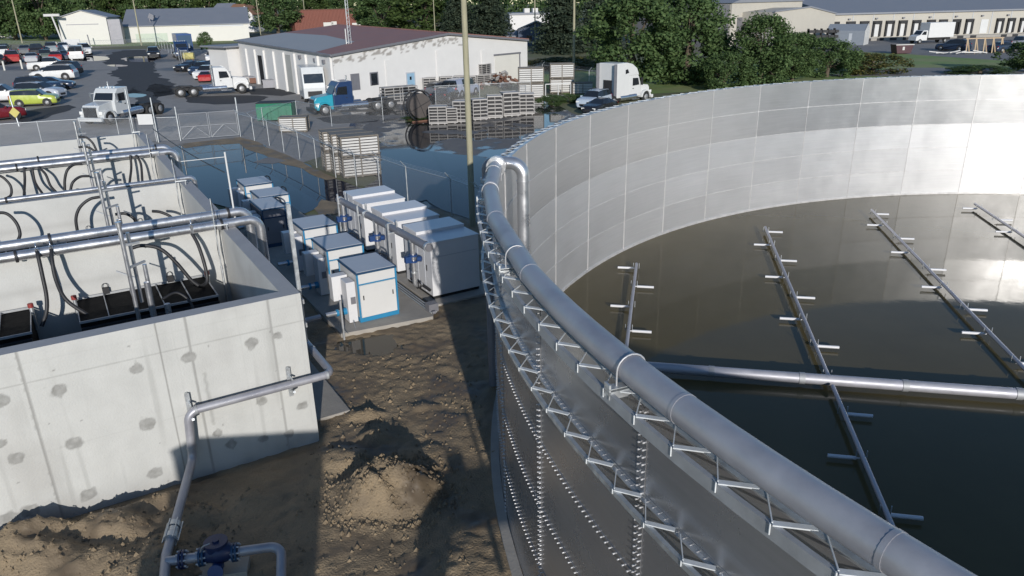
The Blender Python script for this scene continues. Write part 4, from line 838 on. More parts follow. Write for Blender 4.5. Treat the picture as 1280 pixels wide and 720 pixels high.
# tractor trucks
m_tblue = paint('truck_blue', (.012, .035, .10)); m_teal = paint('truck_teal', (.02, .27, .36)); m_twhite = paint('truck_white', (.60, .60, .59))
m_tw2 = paint('truck_offwhite', (.52, .535, .535))
def truck(p, yaw, label, cabm, hoodm, sleeper=False, fwd=0., group='tractor trucks in the yard', high=0., stack=True, bed=False):
    t = thing('tractor_truck', label, 'truck', p, yaw, group); f = 3.35
    r = .52
    q = MB(); q.side([(f - .15, .62), (f - .05, .75), (f - .05, 1.35), (f - .25, 1.62), (1.55, 1.82), (1.55, .62)], -.82, .82); q.build('hood', hoodm, t, .05)
    for s in (1, -1):
        q = MB(); xs = [2.45 + .78 * math.cos(k * PI / 10) for k in range(11)]; zs = [.55 + .66 * math.sin(k * PI / 10) for k in range(11)]
        poly = [(x, z) for x, z in zip(xs, zs)] + [(2.45 + .56 * math.cos(k * PI / 10), .55 + .54 * math.sin(k * PI / 10)) for k in range(10, -1, -1)]
        o = len(q.v); nn = len(poly); q.v += [(x, s * .62, z) for x, z in poly] + [(x, s * 1.16, z) for x, z in poly]
        for k in range(10):
            a, b, c, d = k, k + 1, 20 - k, 21 - k
            for off in (0, nn): q.f.append(tuple(o + off + i for i in (a, b, c, d)))
            q.f += [(o + a, o + b, o + nn + b, o + nn + a), (o + d, o + c, o + nn + c, o + nn + d)]
        q.f += [(o, o + 21, o + nn + 21, o + nn), (o + 10, o + 11, o + nn + 11, o + nn + 10)]
        q.mi += [0] * (len(q.f) - len(q.mi)); q.sm += [False] * (len(q.f) - len(q.sm)); q.build('fender', hoodm, t, .02)
        q = MB(); q.box((f - .25, s * .95, 1.02), (.32, .34, .24)); q.build('headlight', m_lamp, t)
    ct = 2.85 + high
    q = MB(); q.side([(1.6, .7), (1.6, 1.78), (1.28, ct - .3), (1.0, ct), (-.25, ct + .05), (-.25, .7)], -1.08, 1.08); q.build('cab', cabm, t, .06)
    q = MB(); q.quad((1.595 + .012, -.92, 1.88), (1.595 + .012, .92, 1.88), (1.325, .86, ct - .36), (1.325, -.86, ct - .36)); q.build('windshield', m_glass, t)
    for s in (1, -1):
        q = MB(); q.quad(*[(x, s * 1.092, z) for x, z in ((1.32, 1.78), (1.12, ct - .42), (.28, ct - .38), (.28, 1.74))]); d = q.build('window', m_glass, t)
        q = MB(); q.bx(1.42, 1.5, s * 1.3 - .1, s * 1.3 + .1, 1.75, 2.45); q.beam((1.3, s * 1.05, 2.4), (1.46, s * 1.3, 2.4), .03, .03); q.build('mirror', m_chrome if not sleeper else m_under, t)
        q = MB(); q.bx(.3, .45, s * 1.09 - .02, s * 1.09 + .02, 1.45, 1.52); q.build('handle', m_under, t)
        q = MB(); q.cyl((-1.6, s * .92, .72), (.9, s * .92, .72), .30, 14); q.build('fuel_tank', m_chrome if not bed else m_tw2, t)
        q = MB(); q.bx(.3, 1.4, s * .95 - .2, s * .95 + .2, .42, .5); q.build('step', m_chrome, t)
    if sleeper:
        q = MB(); q.side([(1.25, 2.7), (.9, 3.35), (.2, 3.78), (-.6, 3.95), (-2.15, 3.95), (-2.15, .75), (-.25, .75), (-.25, 2.7)], -1.12, 1.12); q.build('sleeper', cabm, t, .07)
        for s in (1, -1):
            q = MB(); q.quad(*[(x, s * 1.125, z) for x, z in ((-.9, 2.9), (-.9, 3.3), (-.55, 3.35), (-.35, 3.0))]); q.build('vent_window', m_glass, t)
            q = MB(); q.bx(-2.55, -2.15, s * 1.1 - .02, s * 1.1 + .02, .8, 3.9); q.build('side_fairing', m_hgrey, t)
        q = MB(); q.bx(-2.2, -2.16, -.5, .5, 1.0, 2.4); q.tube(spline([(-2.2, .3, 1.9), (-2.5, .2, 1.4), (-2.6, .0, 1.1), (-2.3, -.2, 1.3)]), .03, 6); q.build('air_lines', m_under, t)
    q = MB(); q.bx(f - .06, f + .02, -.62, .62, .70, 1.45); gr = q.build('grille', m_under, t)
    q = MB()
    for i in range(8): q.bx(f + .02, f + .03, -.6, .6, .74 + .09 * i, .77 + .09 * i)
    q.bx(f - .05, f + .035, -.66, .66, 1.44, 1.5); q.build('grille_bar', m_chrome, gr)
    q = MB(); q.bx(f - .05, f + .22, -1.16, 1.16, .36, .68); q.build('bumper', cabm if cabm is not m_tblue else m_under, t, .04)
    q = MB()
    for s in (1, -1): q.bx(-4.45, f - .2, s * .42 - .05, s * .42 + .05, .62, .9)
    q.bx(-4.45, -4.38, -1.1, 1.1, .45, .8); q.bx(-2.6, -1.7, -.45, .45, .5, .95); q.build('frame_rails', m_under, t)
    q = MB(); q.box((-3.2, 0, 1.05), (1.2, .95, .12), 0, 0, .06); q.build('fifth_wheel', m_under, t)
    if stack:
        q = MB(); q.cyl((-.42, -1.0, .8), (-.42, -1.0, 3.25 + high), .075, 10); q.cyl((-.42, -1.0, 1.2), (-.42, -1.0, 2.2), .11, 10); q.build('exhaust_stack', m_chrome, t)
    for s in (1, -1):
        wheel(t, 2.45, s * 1.14, r, .28); wheel(t, -2.55, s * 1.16, r, .25, True); wheel(t, -3.85, s * 1.16, r, .25, True)
    if bed:
        q = MB(); q.side([(-1.9, 1.55), (-1.2, 1.95), (-.5, 1.95), (-.5, .95), (-1.9, .95)], -.9, .9); q.build('rear_body', cabm, t, .05)
        for s in (1, -1): q = MB(); q.bx(-3.3, -2.0, s * .5 - .1, s * .5 + .1, .95, 1.15); q.build('deck_plate', m_galv, t)
    q = MB()
    for y in (-.7, -.35, 0, .35, .7): q.box((.85, y, ct + .07), (.1, .12, .07))
    q.build('roof_lamp', m_lamp, t)
    return t
y_, c_ = yaw_px(232, 121, 298, 117); truck((c_.x + .2, c_.y + 1.0, hz(c_.x, c_.y)), y_, 'white tractor truck with bare frame, side on, facing right', m_twhite, m_twhite)
c_ = Vector((-33.9, 66.4, 0)); truck((c_.x, c_.y, hz(c_.x, c_.y)), math.radians(-104), 'white tractor truck facing the camera, near the chain link fence', m_tw2, m_tw2, high=-.05)
y_, c_ = yaw_px(470, 139, 400, 145); tb = truck((c_.x - .2, c_.y + .9, hz(c_.x, c_.y)), y_, 'blue tractor truck with teal hood standing before the white building', m_tblue, m_teal, stack=True)
y_, c_ = yaw_px(745, 138, 812, 127); truck((c_.x + .3, c_.y + 3.6, -.25), y_, 'white sleeper cab tractor truck showing above the tank rim', m_twhite, m_twhite, True, stack=False)
p_ = at(228, 73); tr = truck((p_.x, p_.y, p_.z), math.radians(-62), 'small dark blue tractor truck far off before a blue trailer', m_tblue, m_tblue, stack=False)
t = thing('box_trailer', 'blue box trailer behind the distant blue tractor truck', 'trailer', (p_.x - 2.6, p_.y + 7.5, p_.z), math.radians(-62))
q = MB(); q.bx(-4, 4, -1.25, 1.25, 1.1, 3.9); q.build('body', paint('trailer_blue', (.02, .06, .20)), t, .03); q = MB(); q.bx(4, 4.05, -1.1, 1.1, 1.3, 3.7); q.build('front_panel', m_navy, t)
for x in (-2.9, -1.8):
    for s in (1, -1): wheel(t, x, s * 1.2, .5, .3)
q = MB(); q.bx(2, 2.2, -.9, -.75, 0, 1.1); q.bx(2, 2.2, .75, .9, 0, 1.1); q.build('landing_leg', m_under, t)
p_ = at(237, 76.5); t = thing('yellow_tank', 'small yellow tank on legs by the distant fence', 'tank', p_, .1); t.scale = (.6, .6, .75); q = MB(); q.cyl((-1.4, 0, 1.1), (1.4, 0, 1.1), .75, 14); q.build('drum', m_yellow, t); q = MB(); q.bx(-1.2, -1, -.5, .5, 0, .5); q.bx(1, 1.2, -.5, .5, 0, .5); q.build('leg', m_rust, t)
p_ = at(398, 131) ; t = thing('step_van', 'boxy white van cab with dark windscreen just behind the teal hood', 'van', (p_.x - 1.0, p_.y + 2.6, p_.z), math.radians(-70))
q = MB(); q.side([(-3.4, .5), (-3.4, 3.5), (1.0, 3.5), (1.25, 2.9), (1.5, 1.5), (1.5, .5)], -1.1, 1.1); q.build('body', m_tw2, t, .06)
q = MB(); q.quad((1.262, -.95, 2.86), (1.262, .95, 2.86), (1.42, .95, 1.98), (1.42, -.95, 1.98)); q.build('windshield', m_glass, t)
q = MB(); q.bx(1.5, 1.56, -.7, .7, .7, 1.2); q.build('grille', m_under, t)
for x in (.6, -2.5):
    for s in (1, -1): wheel(t, x, s * 1.05, .42, .25)
# box truck at the docks
y_, c_ = yaw_px(1182, 53.5, 1146, 55); t = thing('box_truck', 'white box truck parked across the dock yard', 'truck', (c_.x, c_.y + 1, 0), y_)
q = MB(); q.bx(-4.6, 1.5, -1.25, 1.25, 1.1, 3.9); q.build('cargo_box', m_twhite, t, .05)
q = MB(); q.side([(1.55, .6), (1.55, 2.5), (2.6, 2.5), (3.2, 1.7), (4.1, 1.45), (4.2, .6)], -1.05, 1.05); q.build('cab', m_twhite, t, .08)
for s in (1, -1): q = MB(); q.quad(*[(x, s * 1.06, z) for x, z in ((1.9, 1.65), (1.9, 2.3), (2.6, 2.3), (3.05, 1.7))]); q.build('window', m_glass, t)
q = MB(); q.quad((3.22, -.9, 1.72), (3.22, .9, 1.72), (2.66, .85, 2.42), (2.66, -.85, 2.42)); q.build('windshield', m_glass, t)
for x in (3.2, -2.9):
    for s in (1, -1): wheel(t, x, s * 1.1, .45, .3)
q = MB(); q.bx(-4.6, 3, -.5, .5, .6, 1.0); q.build('frame_rails', m_under, t)

# ================================================================== crates, fences, clutter of the yard
def module(t0=None, loc=(0, 0, 0), rz=0., label='', wd=2.13, dp=1.2, h=1.17, rows=6, slat=None, group='wire crate modules in the yard', frame=None, fill=.26):
    t = thing('crate_module', label, 'crate', loc, rz, group); slat = slat or m_slat; frame = frame or m_mod
    q = MB()
    for x in (0, wd / 2, wd):
        for y in (0, dp): q.beam((x, y, .05), (x, y, h), .06, .06)
    for y in (0, dp):
        for z in (.08, h - .03): q.beam((0, y, z), (wd, y, z), .05, .07)
    for x in (0, wd):
        for z in (.08, h - .03): q.beam((x, 0, z), (x, dp, z), .05, .07)
    for x in (.2, wd / 2, wd - .2): q.beam((x, 0, .03), (x, dp, .03), .12, .06)
    q.build('frame', frame, t)
    q = MB()
    for i in range(rows):
        z0 = .13 + (h - .2) * i / rows; z1 = z0 + (h - .2) / rows
        q.bx(.03, wd - .03, .03, dp - .03, z0, z0 + .012)
        for y in (.0, dp - .02):
            for x0 in (.05, wd / 2 + .04): q.bx(x0, x0 + wd / 2 - .09, y - .005, y + .02, z0 + .012, z1 - (z1 - z0) * fill)
    q.build('tray', slat, t)
    for x in (0.0, wd - .02):
        q = MB()
        for i in range(rows): z0 = .13 + (h - .2) * i / rows; q.bx(x - .005, x + .02, .05, dp - .05, z0, z0 + (h - .2) / rows * .45)
        q.build('side_bars', frame, t)
    q = MB(); q.bx(.12, wd - .12, .12, dp - .12, .10, h - .06); q.build('shade_core', m_under, t)  # dark box stands in for the shade inside the crate
    q = MB(); q.bx(.01, wd - .01, .01, dp - .01, h - .025, h - .012); q.build('top_mesh', frame, t)
    return t
pa = at(430.5, 223.5); pb = at(476, 218.7); pc = at(398, 211); yz = math.atan2(pb.y - pa.y, pb.x - pa.x); dv = (pc - pa); dl = dv.length; dv.normalize()
m0 = None; nm = [['nearest column', 'middle column', 'farthest column'], ['bottom', 'top']]
m_slat2 = m_slat
for c in range(3):
    for lv in range(2):
        lb = 'white slatted crate module, %s of the %s in the large stack by the flood' % (nm[1][lv], nm[0][c]); l_ = pa + dv * (dl / 3 * c) + Vector((0, 0, 1.18 * lv))
        if m0 is None: m0 = module(loc=l_, rz=yz, label=lb, frame=m_modb)
        else: dup(m0, l_, yz + rnd.uniform(-.02, .02), lb)
p_ = at(350, 166); m1 = dup(m0, p_, at(384, 163) and .08, 'grey white crate module alone beside the green dumpster')
mg = module(loc=at(546, 155), rz=.05, label='grey wire crate module in the wet yard, right of the rusty reel', slat=m_mod, h=1.25, wd=1.7, rows=5, fill=.68)
CR = [((567, 153.5), -.05, 1, 'grey wire crate module just left of the utility pole'), ((592, 151), .22, 1, 'grey wire crate module just right of the utility pole'), ((610, 148.5), .05, 1, 'leaning grey crate module in the wet yard, middle of the row'),
      ((630, 146.5), .16, 1.15, 'tall grey crate module with red top in the wet yard'), ((648, 144), .0, 1.1, 'grey crate module at the right end of the wet row'),
      ((484, 108), .1, 1, 'grey crate module at the foot of the tall building stack'), ((530, 117), .1, 1.1, 'grey crate module right of the blue door'), ((551, 115), .1, 1.1, 'grey crate module second right of the blue door'), ((568, 113), .1, 1, 'grey crate module third right of the blue door'), ((582, 112), .1, 1., 'grey crate module behind the pole near the wall')]
for (u, v), ry, s_, lb in CR:
    k = dup(mg, at(u, v), ry + rnd.uniform(-.08, .08), lb); k.scale = (s_ * .74, s_ * .9, s_ * (1.42 if v > 140 else 1.2) * rnd.uniform(.92, 1.08)); k.rotation_euler.z += rnd.uniform(-.12, .2)
for i in range(3):
    dup(mg, at(487, 118) + Vector((0, 0, 1.28 * i)), .1 + .03 * i, 'grey crate module, %s of the tall stack against the white wall' % ('bottom', 'middle', 'top')[i])
for i, (u, v) in enumerate(((597, 108), (606, 107), (618, 106))):
    dup(mg, at(u, v), .4 + .5 * i, 'broken grey crate in the heap by the wall, %s from left' % ('first', 'second', 'third')[i])
dup(mg, at(601, 107.5) + Vector((0.2, .2, 1.2)), .9, 'broken grey crate lying on top of the heap by the wall')
for i, (u, v, s_, hh) in enumerate(((649, 124, 1., 2), (688, 117, 1., 2))):
    for lv in range(hh):
        k = dup(m0, at(u, v) + Vector((0, 0, 1.55 * lv)), .02, 'white slatted crate module, %s of the %s pair by the far fence' % (('bottom', 'top')[lv], ('left', 'right')[i])); k.scale = (1.18, 1.1, 1.3)
dup(m0, at(716, 118), .02, 'white slatted crate module lowest and rightmost by the far fence')
# crates on the back of the blue truck
for i, (dx, lb) in enumerate(((-2.0, 'front'), (-3.6, 'rear'))):
    o = Vector(tb.location) + Vector((math.cos(tb.rotation_euler.z) * (dx - .7) + .5, math.sin(tb.rotation_euler.z) * (dx - .7) + 3.0, 0)); k = dup(mg, o, tb.rotation_euler.z + PI, 'grey crate behind the blue truck chassis, %s one' % lb); k.scale = (1.1, 1.1, 1.35)
t = thing('tube_rack', 'low white tubular frame in grass beside the white crates', 'frame', at(682, 123), .1); q = MB()
for x in (0, 1.3, 2.6): q.cyl((x, 0, 0), (x, 0, 1.4), .05, 6)
for z in (.2, 1.4): q.cyl((0, 0, z), (2.6, 0, z), .05, 6)
q.build('tube', m_white, t)
t = thing('rusty_reel', 'big rusty cable reel standing in the wet yard', 'reel', at(527, 152), .5); t.scale = (.85, .85, .92); q = MB()
q.tube([(1.35 * math.cos(x), 0, 1.4 + 1.35 * math.sin(x)) for x in [2 * PI * i / 28 for i in range(29)]], .07, 8, False)
q.tube([(1.35 * math.cos(x), 1.1, 1.4 + 1.35 * math.sin(x)) for x in [2 * PI * i / 28 for i in range(29)]], .07, 8, False)
for i in range(4): a = i * PI / 2 + .4; q.beam((0, 0, 1.4), (1.3 * math.cos(a), 0, 1.4 + 1.3 * math.sin(a)), .06, .06); q.beam((0, 1.1, 1.4), (1.3 * math.cos(a), 1.1, 1.4 + 1.3 * math.sin(a)), .06, .06)
q.build('flange', m_under, t); q = MB(); q.cyl((0, 0, 1.4), (0, 1.1, 1.4), 1.12, 20); q.build('drum', M('reel_coil', (.075, .065, .06), .8, 0, .35, 9, .8, 40), t); q = MB(); q.bx(-1, 1, -.1, .1, 0, .12); q.bx(-1, 1, 1., 1.2, 0, .12); q.build('cradle', m_rust, t)
for i, (u, v, w_, h_) in enumerate(((537, 156, 1.5, 1.5), (546, 150, 1.7, 1.0))):
    dup(mg, at(u, v), .0, 'rust brown crate module, %s of the rusty reel' % ('right front', 'right rear')[i]).scale = (w_ / 1.8, 1, h_ / 1.3)
t = thing('junk_heap', 'tangled heap of brown scrap piled against the white building', 'scrap heap', at(628, 109)); q = MB()
for i in range(46): a = rnd.uniform(0, 2 * PI); r_ = abs(rnd.gauss(0, 1.5)); q.box((r_ * math.cos(a) * 1.6, r_ * math.sin(a) * .8, max(.1, 1.7 - r_ * .75) * rnd.uniform(.3, 1)), (rnd.uniform(.2, 1.1), rnd.uniform(.1, .5), rnd.uniform(.05, .4)), rnd.uniform(0, 3), rnd.uniform(-.6, .6), rnd.uniform(-.6, .6))
q.build('scrap', m_rust, t); q = MB()
for i in range(20): a = rnd.uniform(0, 2 * PI); r_ = abs(rnd.gauss(0, 1.4)); q.box((r_ * math.cos(a) * 1.6, r_ * math.sin(a) * .8, max(.1, 1.9 - r_ * .75) * rnd.uniform(.4, 1)), (rnd.uniform(.2, .9), rnd.uniform(.1, .5), rnd.uniform(.05, .3)), rnd.uniform(0, 3), rnd.uniform(-.6, .6), rnd.uniform(-.6, .6))
q.build('metal_scrap', m_mod, t)
t = thing('dumpster', 'dark green steel dumpster behind the chain link fence', 'dumpster', at(347, 150), .06); q = MB(); q.front([(-.9, .12), (-.9, 1.25), (-.7, 1.5), (.9, 1.5), (.9, .12)], -1.5, 1.5); q.build('bin', m_green, t, .02)
q = MB(); q.box((0, .1, 1.53), (3.06, 1.7, .05)); q.build('lid', m_under, t); q = MB()
for x in (-1, -.33, .33, 1): q.bx(x - .04, x + .04, -.96, -.9, .15, 1.2)
q.build('rib', m_green, t)
t = thing('dumpster', 'maroon skip bin with one side in sun, in the dock yard', 'dumpster', at(1126, 67), .1); q = MB(); q.side([(-2., .1), (-2.6, 2.0), (2.6, 2.0), (2., .1)], -1.2, 1.2); t.scale = (.6, .7, .75); q.build('bin', paint('maroon_paint', (.06, .022, .028), .6), t, .02); q = MB(); q.bx(-2.65, 2.65, -1.28, -1.2, 1.85, 2.02); q.bx(-.6, .0, -1.24, -1.2, .8, 1.5); q.build('trim', m_slat, t)
# chain link fences
def chainmat():
    mt = bpy.data.materials.new('chain_link'); mt.use_nodes = True; N = mt.node_tree.nodes; L = mt.node_tree.links; b = N['Principled BSDF']; b.inputs['Base Color'].default_value = (.42, .43, .44, 1); b.inputs['Metallic'].default_value = .4; b.inputs['Roughness'].default_value = .5
    tc = N.new('ShaderNodeTexCoord'); facs = []
    for r_ in (PI / 4, -PI / 4):
        mp = N.new('ShaderNodeMapping'); mp.inputs['Rotation'].default_value = (0, r_, 0); L.new(tc.outputs['Object'], mp.inputs['Vector'])
        wv = N.new('ShaderNodeTexWave'); wv.bands_direction = 'X'; wv.inputs['Scale'].default_value = 5.2; L.new(mp.outputs['Vector'], wv.inputs['Vector']); facs.append(wv.outputs['Fac'])
    mx = N.new('ShaderNodeMath'); mx.operation = 'MAXIMUM'; L.new(facs[0], mx.inputs[0]); L.new(facs[1], mx.inputs[1]); gt = N.new('ShaderNodeMapRange'); gt.interpolation_type = 'SMOOTHSTEP'; gt.inputs['From Min'].default_value = .90; gt.inputs['From Max'].default_value = 1.0; gt.inputs['To Max'].default_value = .6; L.new(mx.outputs[0], gt.inputs[0])
    tr_ = N.new('ShaderNodeBsdfTransparent'); ms = N.new('ShaderNodeMixShader'); L.new(gt.outputs[0], ms.inputs['Fac']); L.new(tr_.outputs[0], ms.inputs[1]); L.new(b.outputs[0], ms.inputs[2]); L.new(ms.outputs[0], N['Material Output'].inputs['Surface']); return mt
m_chain = chainmat()
def fence(pts, label, h=1.9, step=3.0, arms=False, rail=True, pr=.028, only=None):
    p0 = Vector(pts[0]); rz = math.atan2(pts[1][1] - p0.y, pts[1][0] - p0.x); t = thing('chain_link_fence', label, 'fence', p0, rz, None); R = Matrix.Rotation(-rz, 3, 'Z')
    L_ = [R @ (Vector(p) - p0) for p in pts]; mesh = MB(); rails = MB()
    for a, b in zip(L_, L_[1:]):
        mesh.quad(a + Vector((0, 0, .05)), b + Vector((0, 0, .05)), b + Vector((0, 0, h)), a + Vector((0, 0, h)))
        if rail: rails.cyl(a + Vector((0, 0, h)), b + Vector((0, 0, h)), .022, 6)
        if arms:
            for k in range(3): o = Vector((.0, -.08 - .08 * k, h + .1 + .09 * k)); rails.cyl(a + o, b + o, .006, 4)
        d = b - a; n = max(1, round(d.length / step))
        for k in range(n + 1):
            p = a + d * (k / n); q = MB(); q.cyl(p, p + Vector((0, 0, h + .04)), pr, 7)
            if arms: q.cyl(p + Vector((0, 0, h + .02)), p + Vector((0, -.28, h + .34)), .022, 6)
            if k < n or b is L_[-1]: q.build('post', m_galv, t)
    mesh.build('wire_mesh', m_chain, t, fix=False); rails.build('top_rail', m_galv, t); return t
F = lambda *l: [tuple(at(u, v)) for u, v in l]
fence(F((-120, 196), (0, 187), (105, 179), (196, 177), (226, 176)), 'chain link fence along the front of the parking lot', 1.75)
fence(F((301, 171), (337, 182.5), (375, 199), (420, 222), (446, 232.5), (475, 237), (510, 252), (565, 270), (601, 285)), 'chain link fence with bent barbed arms beside the flood water', 1.75, 3.4, True)
fence(F((301, 171), (262, 165), (226, 176))[:1] + F((330, 160), (372, 150), (415, 158), (479, 150)), 'chain link fence running behind the dumpster toward the reel', 1.6, 5)
fence(F((479, 150), (520, 141), (545, 133), (600, 130), (663, 127)), 'chain link fence through the middle of the crate yard', 1.9, 6)
fence(F((659, 112), (678, 106), (700, 110), (736, 116), (780, 118)), 'chain link fence with barbed arms behind the white crates', 2.3, 8, True)
fence(F((-60, 62), (0, 60), (75, 62), (195, 57)), 'low chain link fence at the far side of the lot', 1.5, 14)
fence(F((196, 57), (215, 68), (232, 82)), 'short chain link fence beside the distant blue truck', 2., 6)
fence(F((232, 82), (262, 78)), 'short fence length behind the black coupe', 2., 8)
t = thing('fence_gate', 'double swing gate of steel tube across the flooded entrance', 'gate', at(226, 176)); g1 = at(301, 170) - at(226, 176); u_ = g1.normalized(); Lg = g1.length; R3 = lambda s_, z: u_ * s_ + Vector((0, 0, z))
q = MB(); q.cyl(R3(0, 0), R3(0, 2.5), .055, 8); q.build('post', m_galv, t); q = MB(); q.cyl(R3(Lg, 0), R3(Lg, 2.9), .06, 8); q.build('post', m_galv, t)
for a_, b_ in ((.12, Lg / 2 - .05), (Lg / 2 + .05, Lg - .12)):
    q = MB()
    for z in (.1, 1.0, 1.95): q.cyl(R3(a_, z), R3(b_, z), .018, 6)
    for s_ in (a_, b_): q.cyl(R3(s_, .1), R3(s_, 1.95), .022, 6)
    q.cyl(R3(a_, .1), R3((a_ + b_) / 2, 1.0), .02, 6); q.cyl(R3((a_ + b_) / 2, 1.0), R3(b_, .1), .012, 6); lf = q.build('leaf', m_galvd, t)
    q = MB(); q.quad(R3(a_, .1), R3(b_, .1), R3(b_, 1.95), R3(a_, 1.95)); q.build('wire_mesh', m_chain, lf, fix=False)
t = thing('sign_board', 'blank white sign board wired to the fence post', 'sign', at(197, 178)); hs = zat(at(197, 178), 152); q = MB(); q.box((-.55, -.08, hs + .18), (1.1, .02, .75), .0); q.build('panel', m_white, t); q = MB(); q.cyl((.08, 0, 0), (.08, 0, zat(at(198, 178), 122)), .05, 8); q.build('post', m_galv, t)
t = thing('fence_post', 'tall galvanised pipe post left of the white sign board', 'post', at(170, 180)); q = MB(); q.cyl((0, 0, 0), (0, 0, zat(at(170, 180), 111)), .06, 8); q.build('tube', m_galv, t)
t = thing('warning_sign', 'yellow diamond sign on a leaning post at the left edge', 'sign', at(24, 158)); q = MB(); q.cyl((0, 0, 0), (-.25, .1, 2.6), .06, 8); q.build('post', m_galv, t); q = MB(); q.box((-.05, -.08, 1.15), (.62, .03, .62), 0, 0, PI / 4); q.build('panel', m_yellow, t)
for i, (u, v) in enumerate(((6, 88), (28, 86), (92, 84))):
    q = MB(); q.cyl((0, 0, 0), (0, 0, 1.3), .13, 8); o = q.build('bollard', m_wpale); o.location = at(u, v); tag(o, 'pale bollard at the back car row, %s from the left' % ('first', 'second', 'third')[i], 'bollard', 'bollards in the parking lot')
t = thing('notice_board', 'small white notice board on legs at the far fence', 'sign', at(92, 63)); q = MB(); q.box((0, 0, 1.6), (3.2, .1, 1.1)); q.build('panel', m_white, t); q = MB(); q.cyl((-1.3, 0, 0), (-1.3, 0, 1.1), .06, 6); q.cyl((1.3, 0, 0), (1.3, 0, 1.1), .06, 6); q.build('leg', m_galv, t)
# ================================================================== buildings
def gz(p, v): return zat(p, v)
# white block building with the red brown roof
P0, P1, P2 = at(415, 69, 4.75), at(659, 50.3, 4.75), at(297, 51, 5.4); P0.z = P1.z = P2.z = 0
ux = (P1 - P0); Wb = ux.length; ux.normalize(); vy = Vector((-ux.y, ux.x, 0)); Db = max(14, (P2 - P0).dot(vy)); skew = (P2 - P0).dot(ux) / Db
print('white building', Wb, Db, skew)
t = thing('white_building', 'white block building with red brown metal roof and grey patch', 'building', P0, math.atan2(ux.y, ux.x)); he, hr = 4.75, 0
rx = Wb * .53; ridge = zat(P0 + ux * rx, 42.5); LIFT = .65; print('ridge', ridge, zat(P0, 69), zat(P1, 50.5), zat(P2, 51))
SK = lambda x, y: x + skew * y
q = MB(); vals = []                                        # gable wall as a fine grid: flaking band under the verge
def topz(x): return he + (ridge - he) * (x / rx if x < rx else (Wb - x) / (Wb - rx))
nx_ = 120; nz_ = 40
for j in range(nz_ + 1):
    for i in range(nx_ + 1):
        x = Wb * i / nx_; zt = topz(x); z = -.3 + (zt + .3) * j / nz_; q.v.append((x, 0, z)); dd = zt - z; nn = MN.noise((x * 1.6, z * 2.5, 4)) + .4 * MN.noise((x * 5, z * 6, 2))
        vals.append(.8 if (.2 < dd < 1.1 and nn > .12 and x < Wb * .62) else .0)
q.f = [(j * (nx_ + 1) + i, j * (nx_ + 1) + i + 1, (j + 1) * (nx_ + 1) + i + 1, (j + 1) * (nx_ + 1) + i) for j in range(nz_) for i in range(nx_)]; q.mi = [0] * len(q.f); q.sm = [False] * len(q.f); q.att['peel'] = vals
q.build('gable_wall', m_wwall, t, fix=False)
hl = he + LIFT; q = MB(); q.quad((0, 0, -.3), (SK(0, Db), Db, -.3), (SK(0, Db), Db, hl), (0, 0, he)); q.quad((Wb, 0, -.3), (SK(Wb, Db), Db, -.3), (SK(Wb, Db), Db, hl), (Wb, 0, he)); q.quad((SK(0, Db), Db, -.3), (SK(Wb, Db), Db, -.3), (SK(Wb, Db), Db, hl), (SK(rx, Db), Db, ridge + LIFT), (SK(0, Db), Db, hl)); q.build('side_wall', m_wwall, t)
mt = M('red_brown_roof', (.25, .125, .105), .7, .0, .2, .5); N = mt.node_tree.nodes; L = mt.node_tree.links
wv = N.new('ShaderNodeTexWave'); wv.inputs['Scale'].default_value = .55; wv.bands_direction = 'Y'; tc = N.new('ShaderNodeTexCoord'); L.new(tc.outputs['Object'], wv.inputs['Vector']); bp = N.new('ShaderNodeBump'); bp.inputs['Strength'].default_value = .4; bp.inputs['Distance'].default_value = .05; L.new(wv.outputs['Fac'], bp.inputs['Height']); L.new(bp.outputs['Normal'], N['Principled BSDF'].inputs['Normal'])
m_roofr = mt
q = MB(); ov = .35
def roofpt(x, y, dz_=0): return (SK(x, y), y, topz(max(0, min(Wb, x))) + (x * (ridge - he) / rx if x < 0 else 0) + LIFT * y / Db + .12 + dz_)
q.quad(roofpt(-ov, -ov), roofpt(rx, -ov), roofpt(rx, Db + ov), roofpt(-ov, Db + ov)); q.quad(roofpt(rx, -ov), roofpt(Wb, -ov), roofpt(Wb, Db + ov), roofpt(rx, Db + ov)); r_ = q.build('roof', m_roofr, t)
sm_ = r_.modifiers.new('thick', 'SOLIDIFY'); sm_.thickness = .10; sm_.offset = -1
q = MB(); q.quad(roofpt(-ov, Db * .12, .012), roofpt(rx * .40, Db * .22, .012), roofpt(rx * .50, Db * .60, .012), roofpt(rx * .44, Db, .012), roofpt(-ov, Db, .012)); q.build('grey_coating', M('grey_roof_coat', (.30, .305, .31), .7, 0, .08, .4), r_)
q = MB(); q.beam(roofpt(-ov, -ov, -.1), roofpt(rx, -ov, -.1), .06, .22); q.beam(roofpt(rx, -ov, -.1), roofpt(Wb, -ov, -.1), .06, .22); q.beam(roofpt(-ov, -ov, -.06), roofpt(-ov, Db + ov, -.06), .16, .16); q.build('gutter', m_hgrey, r_)
def onwall(u, v): # gable-wall coordinate x,z for a pixel
    d = ray(u, v); o = Vector((0, 0, H)) - P0; tt = -o.dot(vy) / d.dot(vy); p = o + d * tt; return p.dot(ux), p.z
